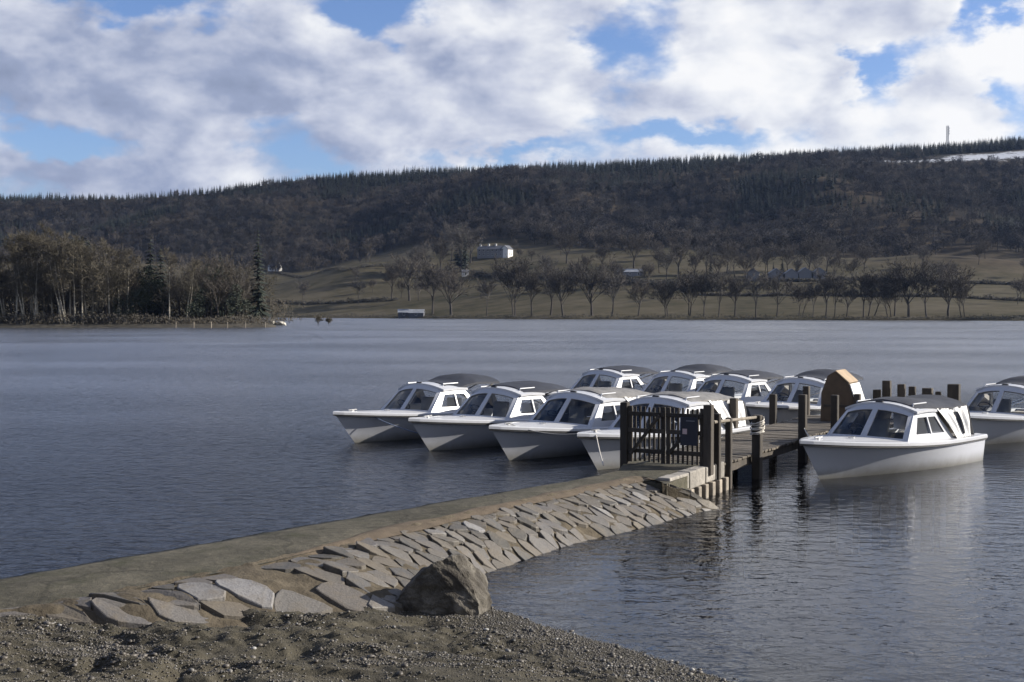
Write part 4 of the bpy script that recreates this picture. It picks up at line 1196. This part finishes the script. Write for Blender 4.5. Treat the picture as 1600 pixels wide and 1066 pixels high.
# ================================================================== BOATS
def hull_pt(t, s_, inset=0.0):
    xs = -2.2 + 5.3 * t; zs = sheer_z(t)
    xb = -2.12 + 4.40 * t; zb = -0.28
    f = max(0.0, (t - .30) / .70); Bs = 1.07 * (1 - f ** 2.3) * (.93 + .07 * min(1, t / .3))
    f2 = max(0.0, (t - .10) / .90); Bb = .93 * (1 - f2 ** 1.35)
    e = .55 + .70 * t
    y = Bb + (Bs - Bb) * s_ ** e
    return Vector((xb + (xs - xb) * s_, max(0, y - inset), zb + (zs - zb) * s_))
def sheer_z(t): return .52 + .25 * t ** 2.0
def t_of_x(x): return (x + 2.2) / 5.3
def ring(mbx, fo, outer, inner, n, off):
    """solid frame between an outer and an inner (u,v) rectangle on the surface fo"""
    def loop(r):
        (u0, u1), (v0, v1) = r
        o = [(u0 + (u1 - u0) * k / n, v0) for k in range(n)] + [(u1, v0 + (v1 - v0) * k / n) for k in range(n)]
        return o + [(u1 - (u1 - u0) * k / n, v1) for k in range(n)] + [(u0, v1 - (v1 - v0) * k / n) for k in range(n)]
    A, B = [fo(*q) for q in loop(outer)], [fo(*q) for q in loop(inner)]
    off = Vector(off)
    mbx.grid([[a, b, b + off, a + off, a] for a, b in zip(A, B)], closed_u=True)
def rect(mbx, fo, r, off, n=4):
    (u0, u1), (v0, v1) = r; off = Vector(off)
    mbx.grid([[fo(u0 + (u1 - u0) * i / n, v0 + (v1 - v0) * j / n) + off for j in range(n + 1)] for i in range(n + 1)])

def screen(sg):
    def fo(u, v):
        b = Vector((1.02 - .16 * u * u, sg * .88 * u, .66 - .02 * u)); t = Vector((.40 - .10 * u * u, sg * .71 * u, 1.36 - .16 * u ** 2.2))
        return b.lerp(t, v)
    return fo
def side(sg):
    def fo(u, v):
        b = Vector((.86, sg * .88, .64)).lerp(Vector((-.95, sg * .93, .58)), u); t = Vector((.30, sg * .71, 1.20)).lerp(Vector((-.45, sg * .74, 1.19)), u)
        return b.lerp(t, v)
    return fo

def make_boat(variant, seed):
    rg_ = random.Random(seed)
    t = empty('cabin_launch')
    # hull
    N, M = 30, 9; mb = MB()
    for sg in (1, -1):
        mb.grid([[Vector((p.x, p.y * sg, p.z)) for p in (hull_pt(i / N, j / M) for j in range(M + 1))] for i in range(N + 1)])
    st = [hull_pt(0, j / M) for j in range(M + 1)]
    mb.grid([[Vector((p.x, p.y, p.z)) for p in st], [Vector((p.x, -p.y, p.z)) for p in st]])
    k = len(mb.v); mb.add([hull_pt(0, 0), hull_pt(0, 0) * 1], [])
    bt = [hull_pt(i / N, 0) for i in range(N + 1)]
    mb.grid([[Vector((p.x, p.y, p.z)) for p in bt], [Vector((p.x, -p.y, p.z)) for p in bt]])
    h = mb.build('hull', MATS['hull'], t, smooth=True)
    bm = bmesh.new(); bm.from_mesh(h.data); bmesh.ops.remove_doubles(bm, verts=bm.verts, dist=.002); bmesh.ops.delete(bm, geom=[v for v in bm.verts if not v.link_faces], context='VERTS')
    bmesh.ops.recalc_face_normals(bm, faces=bm.faces)
    for e in bm.edges:
        if len(e.link_faces) == 2 and e.calc_face_angle(0) > R(35): e.smooth = False
    bm.to_mesh(h.data); bm.free()
    # gunwale moulding that overhangs the topsides, with a rubber strip
    for nm, m_, o1, o0, z1, z0 in (('gunwale', 'gelcoat', .045, -.10, .055, -.02), ('rub_strip', 'rubber', .036, 0.0, -.022, -.055)):
        mb = MB()
        pts = [(i / N) for i in range(N + 1)]
        path = []
        for tt in pts: p = hull_pt(tt, 1); path.append(p)
        full = [Vector((p.x, p.y, p.z)) for p in path] + [Vector((p.x, -p.y, p.z)) for p in reversed(path[:-1])]
        rows = []
        for i, p in enumerate(full):
            a, b = full[max(i - 1, 0)], full[min(i + 1, len(full) - 1)]
            d = (b - a); nrm = Vector((d.y, -d.x, 0)).normalized() * -1
            if nrm.dot(Vector((0.35, p.y, 0))) < 0 : nrm = -nrm
            q0, q1 = p + nrm * o0, p + nrm * o1
            if abs(p.y) < .10 and o0 < 0: q0 = Vector((p.x - .10, 0, p.z))
            z = p.z
            rows.append([Vector((q0.x, q0.y, z + z0)), Vector((q1.x, q1.y, z + z0)), Vector((q1.x, q1.y, z + z1 * .6)), Vector((q1.x - nrm.x * .02, q1.y - nrm.y * .02, z + z1)), Vector((q0.x, q0.y, z + z1)), Vector((q0.x, q0.y, z + z0))])
        mb.grid(rows); mb.build(nm, MATS[m_], t, smooth=False)
    # foredeck
    rows = []
    t0 = t_of_x(.80)
    for i in range(15):
        tt = t0 + (.995 - t0) * i / 14; p = hull_pt(tt, 1)
        rows.append([Vector((p.x, p.y * f * .97, p.z + .045 + .05 * (1 - f * f) * min(1, p.y))) for f in np.linspace(-1, 1, 9)])
    mb = MB(); mb.grid(rows); mb.build('foredeck', MATS['deck_white'], t, smooth=True)
    for sg in (1, -1):
        rows = []
        for i in range(13):
            tt = t0 * i / 12; p = hull_pt(tt, 1)
            rows.append([Vector((p.x, sg * (p.y - .005), p.z + .05)), Vector((p.x, sg * (p.y - .20), p.z + .06)), Vector((p.x, sg * (p.y - .24), .42))])
        mb = MB(); mb.grid(rows); mb.build('side_deck', MATS['deck_white'], t)
    mb = MB(); mb.box((-2.06, 0, sheer_z(0) + .02), (.24, 1.7, .07)); mb.build('stern_deck', MATS['deck_white'], t)
    # cockpit
    mb = MB(); mb.box((-.85, 0, .14), (2.3, 1.36, .06)); mb.build('cockpit_sole', MATS['dash'], t)
    mb = MB(); mb.box((.72, 0, .50), (.30, 1.46, .20)); mb.build('dashboard', MATS['cream'], t)
    for sg in (1, -1):
        mb = MB(); mb.box((-.20, sg * .44, .36), (.46, .46, .34)); st_ = mb.build('seat', MATS['cream'], t); bevel_obj(st_, .03)
        mb = MB(); mb.box((-.40, sg * .44, .72), (.11, .46, .46), Matrix.Rotation(R(-8), 3, 'Y')); b_ = mb.build('backrest', MATS['canvas_white'], st_); bevel_obj(b_, .03)
    mb = MB(); mb.box((-1.72, 0, .38), (.45, 1.5, .30)); bevel_obj(mb.build('stern_bench', MATS['cream'], t), .03)
    mb = MB(); c = Vector((.48, -.42, .80)); ax = Vector((-.75, 0, .66))
    u_ = Vector((0, 1, 0)); v_ = ax.cross(u_)
    mb.tube([c + (u_ * math.cos(a) + v_ * math.sin(a)) * .17 for a in np.linspace(0, 6.2832, 17)], .014, 6, cap=False)
    mb.bar(c - u_ * .17, c + u_ * .17, .02, .02); mb.bar(c, c - ax * .18, .03, .03); mb.build('steering_wheel', MATS['dash'], t)
    # windscreen and cabin sides
    for sg in (1, -1):
        fo = screen(sg); mb = MB(); ring(mb, fo, ((0.0, 1.0), (-.05, 1.0)), ((.075, .875), (.10, .82)), 6, (-.03, 0, -.03)); fr = mb.build('windscreen_frame', MATS['gelcoat'], t)
        mb = MB(); rect(mb, fo, ((.068, .882), (.09, .83)), (-.016, 0, -.016)); mb.build('pane', MATS['glass'], fr)
        fs = side(sg); mb = MB(); ring(mb, fs, ((-.012, 1.0), (-.10, 1.03)), ((.16, .86), (.24, .80)), 5, (0, -sg * .035, 0)); cs = mb.build('cabin_side', MATS['gelcoat'], t)
        mb = MB(); rect(mb, fs, ((.152, .868), (.23, .81)), (0, -sg * .018, 0)); mb.build('pane', MATS['glass'], cs)
        mb = MB(); mb.bar(fs(.52, .23), fs(.52, .81), .045, .03, (0, 1, 0)); mb.build('window_bar', MATS['gelcoat'], cs)
    # roof
    def rz_(x, y, dz=0): return Vector((x, y, 1.20 + .17 * max(0, 1 - (abs(y) / .78) ** 2.2) + .025 * (1 - ((x + .06) / .5) ** 2) + dz))
    mb = MB(); xs = np.linspace(.42, -.56, 8); ys = np.linspace(-.775, .775, 13)
    xo = lambda x, y: x - (.10 * (y / .75) ** 2 if x > 0 else 0) * (x / .42 if x > 0 else 0)
    up = [[rz_(xo(x, y), y) for y in ys] for x in xs]; dn = [[rz_(xo(x, y), y, -.05) for y in ys] for x in xs]
    mb.grid(up); mb.grid(dn); mb.grid([up[0], dn[0]]); mb.grid([up[-1], dn[-1]]); mb.grid([[r_[0] for r_ in up], [r_[0] for r_ in dn]]); mb.grid([[r_[-1] for r_ in up], [r_[-1] for r_ in dn]])
    rf = mb.build('roof', MATS['gelcoat'], t, smooth=False)
    for sg in (1, -1):
        mb = MB(); z = rz_(0, .62).z; pts = [(.16, sg * .60, z - .01), (.14, sg * .60, z + .055), (-.38, sg * .60, z + .055), (-.40, sg * .60, z - .01)]
        mb.tube(pts, .016, 6); mb.build('handrail', MATS['gelcoat'], rf)
    mb = MB(); mb.box((.385, .02, 1.375), (.06, .16, .055)); nl = mb.build('bow_lamp', MATS['rubber'], rf); bevel_obj(nl, .015)
    # bow fittings
    mb = MB(); mb.box((2.55, 0, .775), (.05, .05, .09)); mb.bar((2.43, 0, .825), (2.67, 0, .825), .03, .025); mb.build('cleat', MATS['chrome'], t)
    mb = MB(); mb.tube([(1.55, .10, .70), (1.55, .10, .765)], .07, 10); mb.build('deck_filler', MATS['chrome'], t)
    # canopy
    cm = {'hood': 'canvas_dark', 'tarp': 'canvas_dark', 'cover': 'canvas_grey', 'flat': 'canvas_dark'}[variant]
    x0, x1 = {'hood': (.10, -1.75), 'tarp': (.20, -1.75), 'cover': (.10, -1.95), 'flat': (.12, -1.55)}[variant]
    n = 22; rows = []
    for i in range(n + 1):
        f = i / n; x = x0 + (x1 - x0) * f; row = []
        if variant == 'hood': top = .02 + .15 * sstep(.15, .55, f) - .20 * max(0, f - .72)
        elif variant == 'flat': top = .03 + .05 * math.sin(math.pi * f) - .12 * max(0, f - .7)
        else: top = .035 + .03 * math.sin(f * 7) - (0.16 * max(0, f - .75) * 4 if variant == 'cover' else .03 * f)
        hw = .70 + .10 * min(1, f * 1.5)
        for j in range(17):
            y = (-1 + 2 * j / 16) * hw
            zz = 1.20 + .17 * max(0, 1 - (abs(y) / (hw + .04)) ** 2.4) + top * (1 - .35 * abs(y / hw) ** 3) + .022 * (float(fbm(x * 3 + seed, y * 4, 3, seed)) - .5) * 2 + .012
            row.append(Vector((x, y, zz)))
        rows.append(row)
    mb = MB(); mb.grid(rows)
    mb.grid([[p, p + Vector((0, 0, -.05))] for p in rows[0]]); mb.grid([[p, p + Vector((0, 0, -.07))] for p in rows[-1]])
    mb.grid([[r_[0], r_[0] + Vector((0, 0, -.06))] for r_ in rows]); mb.grid([[r_[-1], r_[-1] + Vector((0, 0, -.06))] for r_ in rows])
    cn = mb.build('canopy', MATS[cm], t, smooth=True, fix=False)
    if variant in ('hood', 'flat'):
        for xx in ((-1.0, -1.65) if variant == 'hood' else (-1.0, -1.45)):
            f = (xx - x0) / (x1 - x0); i = min(n, int(f * n))
            mb = MB(); mb.tube([(xx - .15, .90, .66)] + [p + Vector((0, 0, -.025)) for p in rows[i][::2]] + [(xx - .15, -.90, .66)], .016, 6)
            mb.build('hoop', MATS['chrome'], cn)
    if variant in ('tarp', 'cover'):
        for sg in (1, -1):
            # the side curtain hangs in folds from the canopy to the gunwale
            rr = []; xa, xb_ = -.50, x1 + .02
            for i in range(37):
                f = i / 36; x = xa + (xb_ - xa) * f
                k = min(range(n + 1), key=lambda q: abs(rows[q][0].x - x)); tp = rows[k][16 if sg > 0 else 0]
                xbse = -.92 + (xb_ + .08 + .92) * f
                bt_ = Vector((xbse, sg * (hull_pt(t_of_x(xbse), 1).y - .06), sheer_z(.2) + .06))
                col_ = []
                for j in range(9):
                    g = j / 8
                    q = Vector((x, tp.y, tp.z - .02)).lerp(bt_, g)
                    fold = (.030 * math.sin(f * 21 + seed + 1.3 * g) + .016 * math.sin(f * 47 + 2 * g)) * (.25 + .75 * math.sin(math.pi * min(1, g * .9 + .1)))
                    q.y += sg * (fold + .015 * math.sin(math.pi * g)); q.x += .02 * math.sin(f * 11 + 3 * g)
                    col_.append(q)
                rr.append(col_)
            mb = MB(); mb.grid(rr); cu_ = mb.build('side_curtain', MATS['canvas_white'], cn, smooth=True, fix=False)
            mb = MB()
            gp = 14 + (seed % 5)
            mb.grid([[Vector((p.x, p.y + sg * .014, p.z)) for p in rr[i_][1:8]] for i_ in (gp, gp + 1, gp + 2, gp + 3)]); mb.build('slit_shade', MATS['canvas_dark'], cu_, smooth=True, fix=False)  # dark strip over the curtain: shade of an open slit put into colour
        rr = []
        for j in range(17):
            p = rows[-1][j]; y = p.y
            rr.append([Vector((p.x - .14 * g + .05 * math.sin(y * 14 + g * 3), y * (1 + .16 * g), p.z - .02 + (sheer_z(0) + .08 - p.z) * g)) for g in np.linspace(0, 1, 7)])
        mb = MB(); mb.grid(rr); mb.build('rear_curtain', MATS['canvas_white'], cn, smooth=True, fix=False)
    return t

def place(o, bow, theta, roll=0.0):
    """bow = where the stem meets the water, theta = heading off the view axis"""
    f = Vector((-math.sin(R(theta)), -math.cos(R(theta)), 0))
    o.scale = (1.12, 1.04, 1.0)
    c = Vector((bow[0], bow[1], 0)) - f * 2.47 * 1.12
    o.location = (c.x, c.y, 0.0)
    o.rotation_euler = (R(roll), 0, math.atan2(f.y, f.x))
GB = 'cabin launches moored at the jetty'
proto = {v: make_boat(v, s_) for v, s_ in (('hood', 3), ('tarp', 8), ('cover', 14), ('flat', 21))}
used = set()
def boat(v, bow, th, label, roll=0.0):
    o = proto[v] if v not in used else copy_tree(proto[v])
    used.add(v); place(o, bow, th, roll); tag(o, label, 'boat', GB)
    return o
B1 = boat('hood', (-3.88, 30.1), 38, 'white cabin launch with raised dark hood at the open-water end of the front raft', 1)
B2 = boat('flat', (-1.9, 28.3), 38, 'white cabin launch with low dark canopy, second from the open-water end of the front raft')
B3 = boat('cover', (-0.04, 26.5), 38, 'white cabin launch under a pale grey sheet, third in the front raft', -1)
B4 = boat('cover', (1.77, 24.9), 37, 'white cabin launch under a grey sheet, moored right behind the picket gate', 1)
B5 = boat('flat', (1.35, 37.4), 40, 'white cabin launch with low dark canopy, outermost of the rear raft')
B6 = boat('hood', (3.55, 36.3), 40, 'white cabin launch with raised dark hood in the rear raft', 1)
B7 = boat('flat', (4.85, 34.3), 40, 'white cabin launch with low dark canopy, third in the rear raft')
B8 = boat('hood', (6.65, 32.7), 40, 'white cabin launch with raised dark hood, beside the jetty and the tan timber locker', -1)
B9 = boat('tarp', (5.98, 23.5), 44, 'sunlit white cabin launch with a blue tarp and folded white curtains, alone beside the jetty', 0)
B10 = boat('hood', (10.9, 29.4), 46, 'white cabin launch behind the sunlit one, its stern beyond the jetty posts')

# ================================================================== JETTY
jet = empty('timber_jetty', (JR0.x, JR0.y, 0), math.atan2(JD.y, JD.x))      # local +x along the jetty, -y to its right edge
tag(jet, 'weathered timber jetty with posts, reaching out from the causeway', 'jetty')
JL = 13.6; DZ = 0.46
rg = random.Random(4)
pk = []
for k in range(4):
    mb = MB(); mb.box((0, 0, 0), (.135, JW - .02, .045)); o = mb.build('plank', MATS['deck_wood'], jet); bevel_obj(o, .006); pk.append(o)
def plank(i, loc, rz=0.0):
    if i < 4: o = pk[i]
    else:
        o = pk[i % 4].copy(); COL.objects.link(o); o.parent = jet
    o.location = loc; o.rotation_euler = (rg.uniform(-.006, .006), rg.uniform(-.01, .01), rz + rg.uniform(-.006, .006))
i = 0; x = 2.72
while x < JL:
    plank(i, (x, JW / 2 + rg.uniform(-.015, .015), DZ + rg.uniform(-.006, .006))); i += 1; x += .147
# head of the jetty that turns right
hx0, y = JL - 1.6, -.10
while y > -2.3:
    plank(i, (hx0 + .82, y, DZ + rg.uniform(-.006, .006)), R(90)); i += 1; y -= .147
for yy in (.12, JW - .12, JW / 2):
    mb = MB(); mb.box((JL / 2 + 1.36, yy, DZ - .11), (JL - 2.75, .10, .17)); mb.build('bearer', MATS['wood_dark'], jet)
for xx in (hx0 + .15, hx0 + 1.5):
    mb = MB(); mb.box((xx, -1.2, DZ - .11), (.10, 2.2, .165)); mb.build('bearer', MATS['wood_dark'], jet)
def jl(px, py):      # jetty-local position of a deck point
    p = ground_pt(px, py, DZ) - Vector((JR0.x, JR0.y, 0)); return p.x * JD.x + p.y * JD.y, -(p.x * JP.x + p.y * JP.y)
def post(x, y, top, wd, material='wood_dark', bot=-2.9):
    mb = MB(); mb.box((x, y, (top + bot) / 2), (wd, wd, top - bot)); o = mb.build('post', MATS[material], jet); bevel_obj(o, .012)
    return o
for x, y, top, wd in ((4.35, -.06, 1.24, .17), (7.35, -.07, 1.46, .16), (8.0, JW + .06, 1.28, .16), (5.6, JW + .07, 1.05, .15), (10.9, JW + .07, 1.2, .16),
                      (9.9, -.08, 1.30, .16), (12.0, -.08, 1.2, .15), (13.7, JW + .05, 1.25, .16),
                      (13.66, -.17, 1.22, .18), (13.66, -.42, 1.46, .2), (13.66, -.79, 1.38, .18), (13.66, -1.06, 1.33, .16), (13.66, -1.44, 1.30, .24), (13.66, -1.70, 1.22, .13), (13.66, -2.08, 1.42, .28)):
    post(x, y, top, wd)
# stone kerb and pale piles along the right edge where the jetty begins
mb = MB(); xk = .02; kk = 0
while xk < 2.55:
    ln = rg.uniform(.32, .5); ln = min(ln, 2.75 - xk)
    b_ = MB(); b_.box((xk + ln / 2, .085, .375), (ln - .02, .23 + rg.uniform(-.02, .02), .29 + rg.uniform(-.015, .015))); o = b_.build('kerb_stone', MATS['stone_kerb'], jet); bevel_obj(o, .025, 2)
    xk += ln
for k in range(7):
    xx = .55 + k * .34
    b_ = MB(); b_.box((xx, -.035, -1.05), (.14, .12, 2.57)); o = b_.build('pile', MATS['wood_pale'], jet); bevel_obj(o, .012)
# handrail and its uprights past the gate
b_ = MB(); b_.tube([(2.05, -.02, 1.28), (3.2, -.05, 1.24), (4.3, -.06, 1.20)], .03, 8); b_.build('handrail', MATS['sign_white' if False else 'wood_pale'], jet)
for xx, top in ((2.25, 1.42), (2.85, 1.30)):
    post(xx, -.02, top, .11)

# ---- gate
GX0 = 1.86
gate = empty('picket_gate', (JR0.x + JD.x * GX0, JR0.y + JD.y * GX0, DZ), math.atan2(-JP.y, -JP.x))   # local x runs from the right post to the left post
tag(gate, 'dark timber picket gate with two leaves closing the jetty', 'gate')
GW = 1.62
def gp(name, mb_, m_='wood_dark'): return mb_.build(name, MATS[m_], gate)
for x, wd, top in ((0, .15, 1.14), (GW, .14, 1.13)):
    b_ = MB(); b_.box((x, 0, top / 2 - .05), (wd, wd, top + .1)); bevel_obj(gp('gate_post', b_), .01)
for a, b in ((.09, GW / 2 - .02), (GW / 2 + .02, GW - .085)):
    for z in (.26, .63, .93):
        b_ = MB(); b_.box(((a + b) / 2, .03, z), (b - a, .045, .075)); gp('rail', b_)
    for x in (a + .03, b - .03):
        b_ = MB(); b_.box((x, 0, .56), (.07, .045, 1.02)); gp('stile', b_)
    b_ = MB(); s_ = (a + .08, b - .06) ; b_.bar((s_[1], .055, .24) if a < .5 else (s_[1], .055, .2), (s_[0], .055, .92), .05, .075, (0, 1, 0)); gp('brace', b_)
    n = 6
    for k in range(n):
        x = a + .03 + (b - a - .06) * (k + 1) / (n + 1)
        b_ = MB(); b_.box((x, -.012 + .001 * k, .56 + .01 * math.sin(k * 5)), (.038, .022, 1.0)); gp('picket', b_)
# sign on the gate: dark board with a small pale mark
sg_ = empty('gate_sign', (0, 0, 0)); sg_.matrix_world = gate.matrix_world
sg_.location = (JR0.x + JD.x * (GX0 - .05) - JP.x * .33, JR0.y + JD.y * (GX0 - .05) - JP.y * .33, DZ + .66); sg_.rotation_euler = (0, 0, math.atan2(-JP.y, -JP.x))
b_ = MB(); b_.box((0, .045, 0), (.33, .025, .50)); bevel_obj(b_.build('board', MATS['sign_navy'], sg_), .006)
b_ = MB(); b_.box((.075, .0605, .0), (.085, .006, .095)); b_.build('pale_mark', MATS['sign_white'], sg_)
b_ = MB(); b_.box((-.03, .0605, .19), (.16, .006, .016)); b_.build('pale_line', MATS['house_grey'], sg_)
tag(sg_, 'dark navy notice board fixed to the picket gate', 'sign')

# ---- timber locker on the jetty
q = jl(1312, 652)
lk = empty('timber_locker', (8.25, 30.45, DZ + .02), 0)
tag(lk, 'tan timber locker with a mansard top on the jetty', 'locker')
prof = [(-.42, 0), (-.46, .78), (-.28, 1.18), (.0, 1.26), (.30, 1.0), (.44, .30), (.46, 0)]
prof = [(-.52, 0), (-.50, .72), (-.34, 1.16), (-.16, 1.27), (.20, .96), (.42, .30), (.44, 0)]
b_ = MB(); b_.prism([(x, 0, z) for x, z in prof], (0, .85, 0))
body = b_.build('body', MATS['timber_shaded'], lk); bevel_obj(body, .012)
lk.rotation_euler = (0, 0, math.atan2(JP.y, JP.x))
for (xa, za), (xb_, zb_), nm, m_ in (((-.16, 1.27), (.20, .96), 'lid', 'timber_tan'), ((.20, .96), (.42, .30), 'sunlit_panel', 'render_white')):  # white panel: sunlight on the right face is put into its colour
    a, b = Vector((xa, 0, za)), Vector((xb_, 0, zb_)); d = (b - a).normalized(); nn = Vector((d.z, 0, -d.x)) * -1
    if nn.z < 0: nn = -nn
    A = a + nn * .012 + d * .01; B = b + nn * .012 - d * .01
    m2 = MB(); m2.add([(A.x, -.02, A.z), (B.x, -.02, B.z), (B.x, .87, B.z), (A.x, .87, A.z)] + [(p.x, y, p.z) for p, y in ((A + nn * .025, -.02), (B + nn * .025, -.02), (B + nn * .025, .87), (A + nn * .025, .87))],
                      [(0, 1, 2, 3), (7, 6, 5, 4), (0, 4, 5, 1), (1, 5, 6, 2), (2, 6, 7, 3), (3, 7, 4, 0)])
    m2.build(nm, MATS[m_], lk)
b_ = MB(); b_.box((-.03, -.014, .40), (.80, .03, .06)); b_.build('batten', MATS['wood_dark'], lk)

# ---- ropes
def rope(a, b, sag, r_, m_, label):
    a, b = Vector(a), Vector(b); pts = []
    for k in range(17):
        f = k / 16; p = a.lerp(b, f); p.z -= sag * 4 * f * (1 - f); pts.append(p)
    mb = MB(); mb.tube(pts, r_, 6); o = mb.build('mooring_rope', MATS[m_], smooth=True)
    return tag(o, label, 'rope', 'mooring ropes of the launches')
def on_boat(B, p): return Matrix.LocRotScale(B.location, B.rotation_euler, B.scale) @ Vector(p)
pa = on_boat(B4, (2.55, 0, .825)); rope(pa + Vector((0, 0, 0)), ground_pt(943, 727, .47), .05, .012, 'rope', 'pale rope from the launch behind the gate down to the causeway')
rope(on_boat(B1, (2.4, .3, .74)), on_boat(B2, (1.0, -.95, .10)), .10, .010, 'rope_blue', 'thin rope from the outermost launch down to the water beside its neighbour')
rope(on_boat(B9, (2.55, 0, .825)), (JR0.x + JD.x * 7.35 + JP.x * .1, JR0.y + JD.y * 7.35 + JP.y * .1, .75), .12, .012, 'rope', 'pale rope from the sunlit launch to a jetty post')
rope(on_boat(B3, (2.55, 0, .825)), on_boat(B4, (1.9, -.5, .72)), .14, .010, 'rope', 'rope linking the two sheet-covered launches bow to bow')
# rope coiled over the post by the handrail
mb = MB(); c = Vector((JR0.x + JD.x * 4.35 + JP.x * .06, JR0.y + JD.y * 4.35 + JP.y * .06, 1.10))
pts = []
for k in range(120):
    a = k / 120 * 6.283 * 9
    pts.append(c + Vector((.125 * math.cos(a) + .012 * math.sin(k * .7), .125 * math.sin(a) + .012 * math.cos(k * .9), -.10 * abs(math.sin(a * .5)) * (1 + .5 * math.sin(k * .31)) + .10 - .0022 * k)))
mb.tube(pts, .014, 5)
tag(mb.build('coiled_rope', MATS['rope'], smooth=True), 'pale rope coiled round the jetty post beyond the handrail', 'rope')
print('slates', slate_n, 'planks', i)
